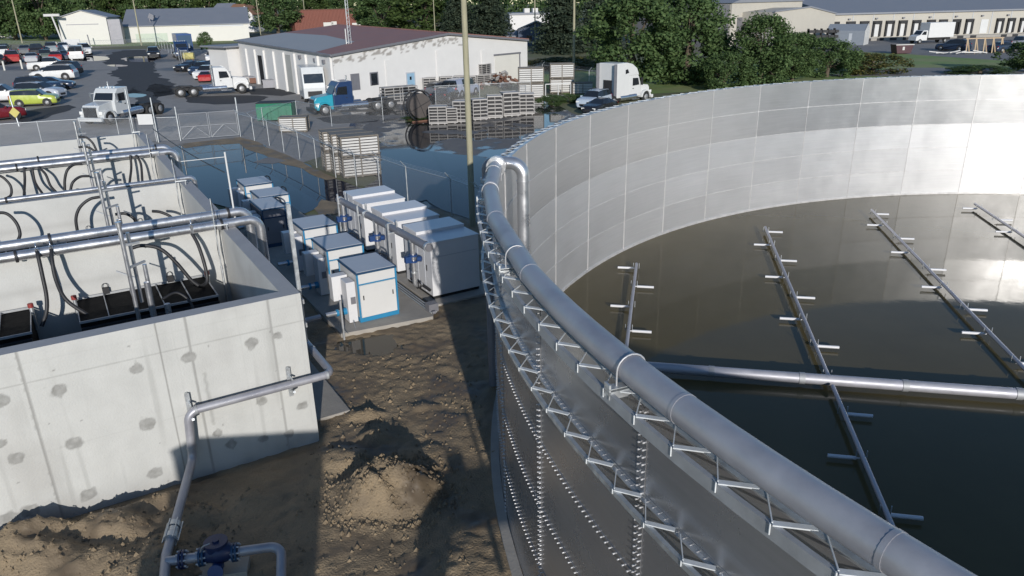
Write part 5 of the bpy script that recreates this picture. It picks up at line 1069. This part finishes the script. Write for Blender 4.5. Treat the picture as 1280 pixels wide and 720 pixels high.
for name, box, mat_ in (('door', (508, 92, 519, 118), M('pale_blue_door', (.24, .38, .50), .5)), ('window', (463, 92, 472, 106), m_glass), ('window', (439, 94, 449, 112), m_hgrey)):
    xa, za = onwall(box[0], box[1]); xb, zb = onwall(box[2], box[3]); q = MB(); q.bx(xa, xb, -.06, .02, max(0, min(za, zb)), max(za, zb)); f = q.build(name, mat_, t)
    q = MB(); q.bx(xa - .12, xa, -.08, .02, max(0, min(za, zb)), max(za, zb)); q.bx(xb, xb + .12, -.08, .02, max(0, min(za, zb)), max(za, zb)); q.bx(xa - .12, xb + .12, -.08, .02, max(za, zb), max(za, zb) + .12); q.build('frame', m_hgrey if name == 'window' else m_topgrey, f)
    if name == 'door': q = MB(); q.bx(lerp(xa, xb, .35), lerp(xa, xb, .6), -.075, -.055, lerp(za, zb, .3), lerp(za, zb, .15)); q.build('pane', m_glass, f)
xa, za = onwall(618, 70); xb, zb = onwall(649, 104); q = MB(); q.bx(xa, xb, -.05, .02, .1, za); f = q.build('loading_door', m_wpale, t); q = MB(); q.bx(xa - .15, xb + .3, -.1, .02, za, za + .2); q.bx(xb, xb + .18, -.1, .02, .1, za); q.build('frame', m_hgrey, f)
for u in (484, 548, 604): q = MB(); xa, za = onwall(u, 80); q.bx(xa - .3, xa + .3, -.12, .0, 0, topz(xa) - 1.5); q.build('pilaster', m_wwall, t)
                                                    # pilasters of the long side
for i in range(9): q = MB(); y = Db * (i + .15) / 9; q.box((SK(-.1, y), y, he / 2 - .1), (.24, .5, he - .2), -math.atan(skew)); q.build('pilaster', m_wwall, t)
def onside(u, v):                                          # coordinate along the long side for a pixel
    n = (P2 - P0).normalized(); nn = Vector((-n.y, n.x, 0)); d = ray(u, v); o = Vector((0, 0, H)) - P0; tt = -o.dot(nn) / d.dot(nn); p = o + d * tt; return p.dot(n) * (Db / (P2 - P0).length), p.z
for u0, v0, u1, v1, mat_, nm_ in ((322, 69, 331, 97, m_dark, 'open_door'), (356, 68, 368, 112, M('grey_shutter', (.36, .36, .34), .6), 'shutter_door'), (290, 58, 299, 86, m_hgrey, 'shutter_door')):
    ya, za = onside(u0, v0); yb, zb = onside(u1, v1); ya, yb = min(ya, yb), max(ya, yb); q = MB(); q.add([(SK(-.03, ya), ya, 0), (SK(-.03, yb), yb, 0), (SK(-.03, yb), yb, za), (SK(-.03, ya), ya, za), (SK(.05, ya), ya, 0), (SK(.05, yb), yb, 0), (SK(.05, yb), yb, za), (SK(.05, ya), ya, za)], [(0, 1, 2, 3), (4, 7, 6, 5), (0, 4, 5, 1), (1, 5, 6, 2), (2, 6, 7, 3), (3, 7, 4, 0)]); q.build(nm_, mat_, t)
for u, v in ((376, 71), (395, 75), (406, 77)): y, z = onside(u, v); q = MB(); q.box((SK(-.15, y), y, z), (.3, .25, .35)); q.build('wall_lamp', m_hgrey, t)
t = thing('yellow_bollard', 'tall yellow post beside the grey shutter of the white building', 'bollard', at(359, 113)); q = MB(); q.cyl((0, 0, 0), (0, 0, zat(at(359, 113), 68)), .10, 8); q.build('tube', m_yellow, t)
t = thing('wall_mirror_post', 'leaning post with grey box on top by the building side', 'post', at(346, 108)); q = MB(); q.cyl((0, 0, 0), (-.2, 0, 2.6), .09, 8); q.build('post', m_wood, t); q = MB(); q.box((-.35, 0, 2.85), (.75, .4, .7), .2); q.build('box', m_hgrey, t)
for i, (u, v) in enumerate(((337, 110), (320, 104), (312, 103))):
    t = thing('steel_bin', 'rusty steel bin by the side door of the white building, %s' % ('largest', 'red one', 'farthest')[i], 'bin', at(u, v), .3); q = MB(); q.bx(-.7, .7, -.5, .5, .05, .95 - .2 * (i > 0)); q.build('bin', (m_hgrey, m_rust, m_mod)[i], t, .02); q = MB(); q.bx(-.75, .75, -.55, .55, .9 - .2 * (i > 0), .98 - .2 * (i > 0)); q.build('rim', m_hgrey, t)
# lean-to at the far end of the white building
t = thing('lean_to', 'low lean-to shed at the far end of the white building', 'shed', (P2.x, P2.y, hz(P2.x, P2.y)), math.atan2(ux.y, ux.x)); q = MB(); q.bx(-1.5, 9, .4, 5, -1, 4.0); q.build('wall', m_wwall, t); q = MB(); q.box((3.7, 2.6, 4.15), (12, 6, .18), 0, 0, .0); q.build('roof', m_groof, t)
t = thing('lattice_mast', 'slim lattice antenna mast in front of the white building', 'mast', at(443, 117)); hm = zat(at(443, 117), -12); q = MB()
for k in range(3): a = k * 2 * PI / 3; q.cyl((.22 * math.cos(a), .22 * math.sin(a), 0), (.16 * math.cos(a), .16 * math.sin(a), hm), .025, 5)
n = int(hm / .45)
for i in range(n):
    for k in range(3): a, b = k * 2 * PI / 3, (k + 1) * 2 * PI / 3; r0 = .22 - .06 * i / n; q.cyl((r0 * math.cos(a), r0 * math.sin(a), i * .45), (r0 * math.cos(b), r0 * math.sin(b), i * .45 + .45), .012, 4)
q.build('lattice', m_galv, t); q = MB(); q.cyl((-.35, 0, 5.2), (-.35, 0, 6.8), .06, 8); q.beam((-.35, 0, 5.4), (0, 0, 5.4), .04, .04); q.build('antenna', m_white, t)
# far left warehouse: gabled front block and a long wing
def block(t, p, q_, depth, he, hr, wm, rm, axis='along', names=('wall', 'roof'), zb=-1.):
    """box from p to q_ with a gable; local x runs from p to q_"""
    L_ = (Vector(q_) - Vector(p)).length; b = MB()
    if axis == 'along': b.front([(0, zb), (depth, zb), (depth, he), (depth / 2, hr), (0, he)], 0, L_)
    else: b.side([(0, zb), (L_, zb), (L_, he), (L_ / 2, hr), (0, he)], 0, depth)
    b.build(names[0], wm, t); r = MB(); e = .4; th = .16
    if axis == 'along':
        s = (hr - he) / (depth / 2)
        r.front([(-e, he - e * s + .03), (depth / 2, hr + .03), (depth / 2, hr + .03 + th), (-e, he - e * s + .03 + th)], -e, L_ + e); r.front([(depth + e, he - e * s + .03), (depth / 2, hr + .032), (depth / 2, hr + .03 + th), (depth + e, he - e * s + .03 + th)][::-1], -e, L_ + e)
    else:
        s = (hr - he) / (L_ / 2)
        r.side([(-e, he - e * s + .03), (L_ / 2, hr + .03), (L_ / 2, hr + .03 + th), (-e, he - e * s + .03 + th)], -e, depth + e); r.side([(L_ + e, he - e * s + .03), (L_ / 2, hr + .032), (L_ / 2, hr + .03 + th), (L_ + e, he - e * s + .03 + th)][::-1], -e, depth + e)
    return r.build(names[1], rm, t)
a, b = at(79, 56.5), at(139, 55.5); d = b - a
t = thing('warehouse', 'pale gabled warehouse block with blank front at the far left', 'warehouse', a, math.atan2(d.y, d.x)); h1, h2 = zat(a, 23), zat(a.lerp(b, .5), 14); block(t, a, b, 14, h1, h2, m_wpale, m_groof, 'gable'); print('warehouse', d.length, h1, h2)
q = MB(); q.bx(d.length * .15, d.length * .82, -.03, 0, h1 * .74, h1 * .77); q.build('dark_slot', m_hgrey, t)
q = MB(); q.bx(d.length + .01, d.length + 2.6, .5, 3, -1, h1 * .92); q.build('side_annex', m_hgrey, t)
a, b = at(148, 54.5), at(306, 51.5); d = b - a
t = thing('warehouse', 'long pale warehouse wing with grey roof at the far left', 'warehouse', a + Vector((0, 4, 0)), math.atan2(d.y, d.x)); h1 = zat(a, 34); block(t, a, b, 26, h1, h1 + 3.6, m_wpale, m_groof, 'along'); print('wing', d.length, h1)
q = MB(); q.bx(d.length * .08, d.length * .33, -.04, 0, .0, 1.9); q.build('pale_green_panel', M('pale_green_panel', (.45, .5, .42), .8), t); q = MB(); q.bx(d.length * .6, d.length * .96, -.05, 0, h1 * .86, h1 * .95); q.build('fascia_patch', m_topgrey, t)
# houses far off
def house(u0, u1, v, depth, eave_v, ridge_v, label, wm, rm, gable=True, wins=()):
    a, b = at(u0, v), at(u1, v); d = b - a; t = thing('house', label, 'house', a, math.atan2(d.y, d.x)); h1, h2 = zat(a, eave_v), zat(a.lerp(b, .5), ridge_v); block(t, a, b, depth, h1, h2, wm, rm, 'gable' if gable else 'along', zb=-2)
    for fx, fz, ww, hh in wins:
        x = d.length * fx; z = h2 * fz; q = MB(); q.bx(x - ww / 2, x + ww / 2, -.06, .01, z - hh / 2, z + hh / 2); f = q.build('window', m_glass, t); q = MB(); q.bx(x - ww / 2 - .1, x + ww / 2 + .1, -.07, -.02, z - hh / 2 - .12, z - hh / 2); q.build('sill', m_white, f)
    return t
m_rroof = M('rust_roof', (.26, .13, .07), .8, 0, .15, 1); m_droof = M('dark_roof', (.045, .05, .055), .7, 0, .15, 1)
house(302, 318, 40, 9, 17, 7, 'white house with steep gable and two dark windows, far away', m_wwall, m_rroof, True, ((.5, .78, .9, 1.2), (.5, .42, .9, 1.2)))
house(290, 302, 39.5, 10, 14, 6, 'rust roofed wing of the far white house', m_wwall, m_rroof, False)
house(270, 290, 39, 10, 13, 5, 'low white house with grey roof left of the rust roofed one', m_wwall, m_groof, False, ((.3, .4, 1, 1.2), (.75, .4, 1, 1.2)))
house(-14, 9, 48, 10, 36, 30, 'pale house mostly hidden by trees at the left edge', m_wpale, m_droof, True)
house(648, 693, 57, 12, 38, 28.5, 'dark blue house with black gable between the conifers', M('slate_wall', (.05, .07, .11), .7), m_droof, True, ((.3, .3, 1.2, 1.3), (.75, .3, 1.2, 1.3)))
house(632, 660, 56, 12, 46, 40, 'grey house partly behind the white building roof', m_topgrey, m_groof, False)
a, b = at(638, 42), at(700, 41); d = b - a; t = thing('flat_roof_building', 'white flat roofed building far behind the dark house', 'building', a, math.atan2(d.y, d.x)); h1 = zat(a, 19); q = MB(); q.bx(0, d.length, 0, 20, -1, h1); q.build('wall', m_wwall, t); q = MB(); q.bx(-.3, d.length + .3, -.3, 20.3, h1, h1 + .5); q.build('roof', m_groof, t)
for x in (.45, .62): q = MB(); q.box((d.length * x, 6, h1 + 1.1), (1.6, 1.4, 1.2)); q.build('roof_vent', m_slat, t)
a, b = at(370, 42), at(447, 40); d = b - a; t = thing('ribbed_shed', 'long rust red ribbed metal shed behind the red brown roof', 'shed', a, math.atan2(d.y, d.x)); h1 = zat(a, 13); q = MB(); n = 44; L_ = d.length
poly = []
for i in range(n): poly += [(L_ * i / n, 0), (L_ * (i + .5) / n, 0), (L_ * (i + .55) / n, .22), (L_ * (i + .95) / n, .22)]
q.prism(poly + [(L_, 8), (0, 8)], -1, h1); q.build('wall', M('rust_red_sheet', (.20, .075, .055), .75, 0, .12, .6), t); q = MB(); q.bx(-.2, L_ + .2, -.1, 8.2, h1, h1 + .15); q.build('roof', m_rust, t)
for fx, ww, hh in ((.45, 3., 2.8), (.58, 1.6, 3), (.66, 1.2, 1.4), (.92, 3., 2.4)): q = MB(); q.bx(L_ * fx, L_ * fx + ww, -.06, .02, .2, hh); q.build('white_panel', m_wpale, t)
# dock warehouse on the right
a, b = at(1037, 52), at(1420, 40); d = b - a; t = thing('dock_warehouse', 'long beige warehouse with a row of black edged loading docks', 'warehouse', a, math.atan2(d.y, d.x)); h1 = zat(a, 19); print('dock', d.length, h1); L_ = d.length
q = MB(); q.bx(0, L_, 0, 40, -.5, h1); q.build('wall', m_tan, t)
q = MB(); q.front([(-.5, h1 + .02), (-.5, h1 + .35), (26, h1 + 4.6), (60, h1 + 4.6), (60, h1 + .02)], -.5, L_); q.build('roof', m_groof, t)
ax = d.normalized(); ay = Vector((-ax.y, ax.x, 0))
def ondock(u, v): dd = ray(u, v); o = Vector((0, 0, H)) - a; tt = -o.dot(ay) / dd.dot(ay); p = o + dd * tt; return p.dot(ax), p.z
q = MB(); q.bx(L_ * .015, L_, -2.0, .0, -.5, .55); q.build('dock_ledge', m_conc2, t)
q = MB()
for i in range(1, 16): q.bx(L_ * i / 16 - .08, L_ * i / 16 + .08, -.06, 0, 0, h1)
q.build('panel_joint', m_topgrey, t)
for i, u in enumerate((1042, 1062, 1079, 1095, 1111, 1127, 1144, 1162, 1177, 1194, 1210, 1248, 1262, 1277)):
    x0, z0 = ondock(u - 6.6, 45); x1, z1 = ondock(u + 6.6, 28 - (u - 1079) * .022); zb = .75
    q = MB(); q.bx(x0, x0 + .42, -.4, -.002, zb, z1); q.bx(x1 - .42, x1, -.4, -.002, zb, z1); q.bx(x0, x1, -.4, -.002, z1 - .35, z1 + .3); f = q.build('dock_seal', m_under, t)
    q = MB(); q.bx(x0 + .42, x1 - .42, -.1, -.002, zb, z1 - .35); q.build('dock_door', m_dark if i in (9, 0) else m_white, f)
    q = MB(); q.bx(x0 + .2, x1 - .2, -2.05, -1.98, .0, .5); q.build('bumper', m_under, f)
x0, z0 = ondock(1223, 44); x1, z1 = ondock(1236, 24); q = MB(); q.bx(x0, x1, -.06, 0, .75, z1); q.build('white_door', m_white, t)
for i in range(10): q = MB(); q.box((L_ * (i + .6) / 12, -.2, h1 - .9), (.5, .4, .3)); q.build('wall_light', m_hgrey, t)
a, b = at(965, 58), at(1040, 52.5); d = b - a; t = thing('tan_building', 'low beige gabled building left of the loading docks', 'building', a, math.atan2(d.y, d.x)); h1 = zat(a, 15); q = MB(); L_ = d.length; q.side([(0, -.5), (L_, -.5), (L_, zat(b, 17.5)), (L_ * .55, zat(a, 10.5)), (0, h1)], 0, 25); q.build('wall', m_tan, t); q = MB(); q.beam((-.3, -.1, h1 + .1), (L_ * .55, -.1, zat(a, 10.5) + .1), .3, .25); q.beam((L_ * .55, -.1, zat(a, 10.5) + .1), (L_ + .2, -.1, zat(b, 17.5) + .1), .3, .25); q.build('verge', m_groof, t)
a, b = at(920, 62), at(1012, 54); d = b - a; t = thing('tan_building', 'taller beige building with dark grey left flank behind the shrubs', 'building', a + Vector((2, 12, 0)), math.atan2(d.y, d.x)); h1 = zat(a, 4); L_ = d.length; q = MB(); q.bx(0, L_, 0, 25, -.5, h1); q.build('wall', m_tan, t); q = MB(); q.side([(-.4, h1), (L_ + .4, h1), (L_ * .45, h1 + 2.8)], -.4, 25); q.build('roof', m_groof, t); q = MB(); q.bx(L_ * .08, L_ * .32, -.06, 0, 0, h1 * .66); q.bx(-6, -.01, .5, 20, -.5, h1 - .3); q.build('grey_cladding', M('grey_cladding', (.13, .13, .14), .6, .1, .06), t)
a, b = at(1029, 56), at(1076, 55); d = b - a; t = thing('canvas_shed', 'small grey canvas shed with white gable in the dock yard', 'shed', at(1031, 56), math.atan2(d.y, d.x) - .6); L_ = d.length * .95; q = MB(); q.front([(0, 0), (4.6, 0), (4.6, 2.7), (2.3, 3.9), (0, 2.7)], 0, L_); q.build('canvas', M('canvas_grey', (.20, .225, .26), .7), t); q = MB(); q.front([(-.05, 0), (4.65, 0), (4.65, 2.75), (2.3, 4.0), (-.05, 2.75)], L_, L_ + .06); g_ = q.build('white_gable', m_white, t); q = MB(); q.bx(L_ * .6, L_ * .68, -.03, 0, .2, 2.2); q.build('door', m_topgrey, t)
t = thing('timber_rack', 'pale timber trestles stacked in the dock yard', 'timber', at(1204, 67), .1); q = MB()
for i in range(5): x = i * 1.5; q.beam((x, -.6, 0), (x + .3, 0, 2.4), .15, .15); q.beam((x + .6, -.6, 0), (x + .3, 0, 2.4), .15, .15)
q.beam((0, 0, 2.3), (6.6, 0, 2.3), .15, .15); q.build('trestle', M('pale_timber', (.45, .34, .22), .8), t); q = MB()
for i in range(9): q.box((-5 + i * .9, -.8 + rnd.uniform(-.5, .5), .2 + rnd.uniform(0, .4)), (2.2, .18, .14), rnd.uniform(-.8, .8), 0, rnd.uniform(-.2, .2))
q.build('loose_board', m_slat, t)
t = thing('dark_rack', 'dark pallet racking heap beside the beige building', 'rack', at(1008, 57), 0); q = MB()
for i in range(5): q.bx(i * 1.3, i * 1.3 + .12, -.5, .5, 0, 3.2)
for z in (.4, 1.4, 2.4): q.bx(0, 6, -.5, .5, z, z + .5)
q.build('shelving', m_under, t)

# ================================================================== poles and wires
def upole(u, v, label, vtop=-60, r=.15, mat=m_wood, h=None, lean=0., arms=0):
    p = at(u, v); h = h or max(9, zat(p, vtop)); t = thing('utility_pole', label, 'pole', p); q = MB(); q.tube([(0, 0, -.3), (lean * .5, 0, h / 2), (lean, 0, h)], [r, r * .88, r * .74], 12); q.build('shaft', mat, t)
    for k in range(arms): q = MB(); q.beam((lean - 1.1, 0, h - .5 - k), (lean + 1.1, 0, h - .5 - k), .1, .12); q.build('crossarm', mat, t)
    return t, p, h
upole(591, 283, 'tall greenish wooden pole at the tank edge, nearest of the poles', h=13.5, r=.14, arms=1)
upole(28, 54, 'thin leaning pole at the far left before the trees', vtop=-12, r=.16)
upole(177, 57, 'slim wooden pole in front of the long warehouse wing', vtop=-12, r=.15)
upole(717, 96, 'tall wooden pole in front of the dark conifers', vtop=-25, r=.17, arms=1)
upole(669, 57, 'pole rising behind the black gable of the dark house', vtop=-20, r=.16)
upole(383, 36, 'thin pole before the rust red shed', vtop=-15, r=.14)
upole(545, 62, 'thin pole behind the roof left of the nearest pole', vtop=-15, r=.10)
upole(326, 44, 'thin pole left of the round green trees', vtop=-12, r=.14)
t = thing('street_lamp', 'dark floodlight mast in front of the long warehouse wing', 'lamp', at(195, 52)); hh = zat(at(195, 52), 23); q = MB(); q.cyl((0, 0, 0), (-.6, 0, hh), .12, 8); q.build('mast', m_hgrey, t); q = MB(); q.box((0, 0, hh + .4), (1.3, .5, 1.2), 0, 0, .5); q.build('lamp_head', m_hgrey, t)
t = thing('sign_pole', 'white pole with flat top sign before the gabled warehouse', 'sign', at(80, 57.5)); hh = zat(at(80, 57.5), 20); q = MB(); q.cyl((0, 0, 0), (-1.2, 0, hh), .18, 8); q.build('mast', m_slat, t); q = MB(); q.box((-1.2, 0, hh + .2), (3.4, .4, .5)); q.build('panel', m_slat, t)
t = thing('fence_post', 'leaning grey post before the gabled warehouse front', 'post', at(113, 57)); q = MB(); q.cyl((0, 0, 0), (-.2, 0, 2.3), .12, 6); q.build('tube', m_hgrey, t)
def wire(p, q_, sag, label):
    q = MB(); p, q_ = Vector(p), Vector(q_); q.tube([p.lerp(q_, i / 16) - Vector((0, 0, sag * 4 * (i / 16) * (1 - i / 16))) - p for i in range(17)], .018, 5); o = q.build('overhead_wire', m_black); o.location = p; tag(o, label, 'wire')
pz = lambda u, v, h: at(u, v) + Vector((0, 0, h))
wire(pz(-120, 58, 8), pz(78, 58, 9.2), .5, 'overhead wire running left from the white sign pole')
wire(pz(669, 57, 11.5), pz(717, 96, 12.5), .5, 'overhead wire between the two poles by the conifers')
t = at(185, 185); wire(W(-.2, 19.8, 4.6), W(a_ := .05, 6.7, 5.0), .1, 'thin white wire from the mast to the third pipe pair')

# ================================================================== trees
def leafmat(name, c0, c1):
    mt = bpy.data.materials.new(name); mt.use_nodes = True; N = mt.node_tree.nodes; L = mt.node_tree.links; b = N['Principled BSDF']; b.inputs['Roughness'].default_value = .7; b.inputs['Specular IOR Level'].default_value = .25
    an = N.new('ShaderNodeAttribute'); an.attribute_name = 'leaf'; mx = N.new('ShaderNodeMix'); mx.data_type = 'RGBA'; mx.inputs['A'].default_value = tuple(c0) + (1,); mx.inputs['B'].default_value = tuple(c1) + (1,); L.new(an.outputs['Fac'], mx.inputs['Factor']); L.new(mx.outputs['Result'], b.inputs['Base Color'])
    tl = N.new('ShaderNodeBsdfTranslucent'); L.new(mx.outputs['Result'], tl.inputs['Color']); ms = N.new('ShaderNodeMixShader'); ms.inputs['Fac'].default_value = .35; L.new(b.outputs[0], ms.inputs[1]); L.new(tl.outputs[0], ms.inputs[2]); L.new(ms.outputs[0], N['Material Output'].inputs['Surface']); return mt
m_leaf = leafmat('broad_leaf', (.050, .092, .030), (.135, .20, .075)); m_leafl = leafmat('light_leaf', (.035, .062, .016), (.10, .145, .042)); m_need = leafmat('needles', (.026, .042, .028), (.078, .102, .062)); m_sumac = leafmat('sumac_leaf', (.05, .075, .02), (.17, .14, .05))
m_leafd = leafmat('dark_leaf', (.042, .078, .027), (.12, .18, .066))
def leafcloud(q, att, c, r, n, s, rr, flat=.8):
    for _ in range(n):
        d = Vector((rr.gauss(0, 1), rr.gauss(0, 1), rr.gauss(0, 1))).normalized() * (rr.random() ** .45); p = Vector(c) + Vector((d.x * r, d.y * r, d.z * r * flat))
        nrm = (d + Vector((rr.gauss(0, .6), rr.gauss(0, .6), rr.gauss(.3, .6)))).normalized(); a = nrm.orthogonal().normalized(); a = Matrix.Rotation(rr.uniform(0, 6.28), 3, nrm) @ a; b = nrm.cross(a); k = s * rr.uniform(.6, 1.3)
        o = len(q.v); q.v += [tuple(p + a * k), tuple(p + b * k * .6), tuple(p - a * k), tuple(p - b * k * .6)]; q.f.append((o, o + 1, o + 2, o + 3)); q.mi.append(0); q.sm.append(False); att.append(rr.random() ** 1.3)
def broad(name, seed, h, w_, mat, nclump=70, per=60, leaf=.26, base=.12, cone=0.):
    rr = random.Random(seed); root = thing(name, None, None); q = MB(); att = []
    cl = []
    for i in range(nclump):
        z = rr.random(); th = rr.uniform(0, 2 * PI); prof = (math.sin(PI * min(1, (z * .86 + .10))) ** .6) * (1 - cone * z)
        R_ = w_ / 2 * prof * (.55 + .45 * rr.random() ** .5) * (1 + .22 * math.sin(3 * th + seed) + .12 * math.sin(5 * th + 2 * seed + 4 * z)); zz = h * (base + (1 - base) * z * .95)
        cl.append((R_ * math.cos(th), R_ * math.sin(th), zz)); leafcloud(q, att, cl[-1], w_ * rr.uniform(.09, .17), per, leaf, rr)
    q.att['leaf'] = att; q.build('crown', mat, root, fix=False)
    q = MB(); q.tube([(0, 0, -.4), (.1, .05, h * .25), (0, .1, h * .55), (.05, 0, h * .85)], [w_ * .035 + .08, w_ * .028 + .05, w_ * .018, .03], 8)
    for i in range(9): c = rr.choice(cl); z0 = h * rr.uniform(.15, .45); q.tube([(0, .05, z0), (c[0] * .5, c[1] * .5, lerp(z0, c[2], .6)), c], [w_ * .014 + .03, w_ * .009 + .02, .015], 6)
    q.build('trunk', m_bark, root); return root
def conifer(name, seed, h, w_, mat):
    rr = random.Random(seed); root = thing(name, None, None); q = MB(); att = []; z = h * .04
    while z < h:
        f = 1 - z / h; nb = int(6 + 10 * f); R_ = w_ / 2 * (f ** .75) * rr.uniform(.75, 1.1)
        for k in range(nb):
            th = rr.uniform(0, 2 * PI); rl = R_ * rr.uniform(.7, 1.15)
            for m_ in range(5): t_ = (m_ + 1) / 5; leafcloud(q, att, (rl * t_ * math.cos(th), rl * t_ * math.sin(th), z - rl * t_ * .22 + .15), .35 + .35 * f, 9, .17, rr, .5)
        z += h * .030
    q.att['leaf'] = att; q.build('crown', mat, root, fix=False); q = MB(); q.tube([(0, 0, -.4), (0, 0, h * .97)], [w_ * .04, .03], 8); q.build('trunk', m_bark, root); return root
PROTO = {}
def tree(kind, u, v, w_, h, label, group=None, rz=None, p=None):
    if kind not in PROTO:
        PROTO[kind] = {'broad': lambda: broad('broadleaf_tree', 3, 10, 8, m_leaf, 130, 110, .19), 'broadb': lambda: broad('broadleaf_tree', 11, 10, 8, m_leaf, 140, 110, .18, .03, .25), 'light': lambda: broad('broadleaf_tree', 5, 10, 8, m_leafl, 95, 60, .27), 'dark': lambda: broad('broadleaf_tree', 8, 10, 8, m_leafd, 100, 60, .28),
                       'shrub': lambda: broad('shrub', 21, 10, 10, m_leaf, 90, 100, .24, .0), 'sumac': lambda: broad('shrub', 22, 10, 14, m_sumac, 70, 70, .4, .0), 'spruce': lambda: conifer('conifer_tree', 4, 10, 7, m_need), 'tall': lambda: broad('broadleaf_tree', 15, 10, 6, m_leafl, 80, 60, .24, .2)}[kind]()
        t = PROTO[kind]
    else: t = dup(PROTO[kind], (0, 0, 0))
    p = p or at(u, v); t.location = p; t.rotation_euler = (0, 0, rnd.uniform(0, 6.28) if rz is None else rz); k0 = {'shrub': 10, 'sumac': 14, 'spruce': 7, 'tall': 6}.get(kind, 8); t.scale = (w_ / k0, w_ / k0, h / 10)
    return tag(t, label, 'shrub' if kind in ('shrub', 'sumac') else 'tree', group)
def treepx(kind, uc, vb, vtop, wpx, label, group=None, back=0.):
    p = at(uc, vb); d = math.hypot(p.x, p.y)
    if back: p = p * ((d + back) / d); p.z = hz(p.x, p.y)
    dep = (p - Vector((0, 0, H))).dot(CF); h = zat(p, vtop); return tree(kind, 0, 0, wpx * dep / FPX, h, label, group, None, p)
treepx('broad', 790, 110, -8, 115, 'large bushy green tree behind the white sleeper cab', 'trees beside the tank')
treepx('broadb', 858, 104, -14, 110, 'large green tree right of the sleeper cab, tallest of the clump', 'trees beside the tank')
treepx('broadb', 950, 108, 17, 84, 'green tree with pointed crown before the beige building', 'trees beside the tank')
treepx('broad', 990, 100, 40, 60, 'low dense green tree joining the pointed one on its right', 'trees beside the tank')
treepx('shrub', 1033, 96, 48, 66, 'round green bush above the tank rim before the canvas shed', 'shrubs beside the tank')
treepx('sumac', 1090, 92, 68, 76, 'low bush with reddish seed heads above the tank rim', 'shrubs beside the tank')
treepx('shrub', 905, 112, 66, 60, 'dark low bush between two trees above the tank rim', 'shrubs beside the tank')
treepx('shrub', 1225, 92, 82, 70, 'very low green bush near the right photo edge', 'shrubs beside the tank')
treepx('dark', 1283, 90, 52, 55, 'dark green tree at the right photo edge above the tank rim', 'trees beside the tank')
treepx('spruce', 700, 66, -28, 84, 'dark conifer behind the tall pole, left of its pair', 'conifers behind the yard'); treepx('spruce', 752, 64, -40, 80, 'dark conifer behind the tall pole, right of its pair', 'conifers behind the yard')
treepx('spruce', 612, 56, -28, 76, 'dark conifer left of the black gable house', 'conifers behind the yard'); treepx('spruce', 575, 54, -30, 60, 'dark conifer just left of the nearest wooden pole', 'conifers behind the yard')
treepx('light', 530, 50, -12, 80, 'light green tree above the building ridge', 'trees behind the white building'); treepx('broad', 480, 48, -8, 72, 'mid green tree left of the light green one', 'trees behind the white building')
treepx('dark', 348, 42, -10, 56, 'round dark green tree between white house and rust shed', 'trees behind the white building'); treepx('light', 398, 34, -6, 40, 'light tree above the rust red shed', 'trees behind the white building'); treepx('broad', 430, 34, -10, 44, 'green tree right above the rust red shed', 'trees behind the white building')
treepx('dark', 20, 50, -30, 66, 'dark tree at the far left edge', 'trees beyond the warehouse'); treepx('broad', 58, 50, -34, 60, 'broad green tree left of the gabled warehouse', 'trees beyond the warehouse'); treepx('dark', -22, 50, -26, 60, 'dark tree cut by the left edge', 'trees beyond the warehouse')
for i, (u, k, w_) in enumerate(((92, 'broad', 48), (122, 'dark', 46), (150, 'tall', 36), (178, 'broad', 46), (206, 'tall', 34), (232, 'dark', 48), (262, 'tall', 36))):
    treepx(k, u, 38, -18 - (i * 7) % 11, w_, '%s tree in the row behind the warehouses, %s from the left' % ({'broad': 'green bushy', 'dark': 'dark green', 'tall': 'thin pale'}[k], ('first', 'second', 'third', 'fourth', 'fifth', 'sixth', 'seventh', 'eighth', 'ninth')[i]), 'row of trees behind the warehouses', 25)
treepx('shrub', 258, 62, 40, 16, 'small green bush by the end of the white warehouse wing')
treepx('shrub', 690, 60, 50, 40, 'low bush before the dark blue house')
for i, (u, v, w_, vt) in enumerate(((655, 133, 18, 127), (690, 131, 34, 119), (712, 128, 26, 118), (525, 150, 40, 143))): treepx('shrub', u, v, vt, w_, 'patch of green weeds %s' % ('left of the white frame', 'below the white frame', 'right of the white frame', 'along the fence by the rusty reel')[i], 'weed patches in the crate yard')
treepx('sumac', 705, 84, 72, 110, 'reddish brown hedge in shade behind the far crates')
# far wood that closes the horizon
rr = random.Random(5); q = MB(); att = []
for i in range(330):
    a = math.radians(lerp(-52, 52, i / 329)); d = 330 + rr.uniform(-25, 40); x, y = d * math.sin(a), d * math.cos(a); hh = rr.uniform(11, 17)
    for k in range(5): leafcloud(q, att, (x + rr.uniform(-3, 3), y + rr.uniform(-3, 3), hz(x, y) + hh * rr.uniform(.1, .95)), rr.uniform(2.2, 4.), 26, .95, rr)
q.att['leaf'] = att; o = q.build('distant_woods', m_leafd, fix=False); tag(o, 'far green wood closing the horizon behind all buildings', 'woods', None, 'stuff')
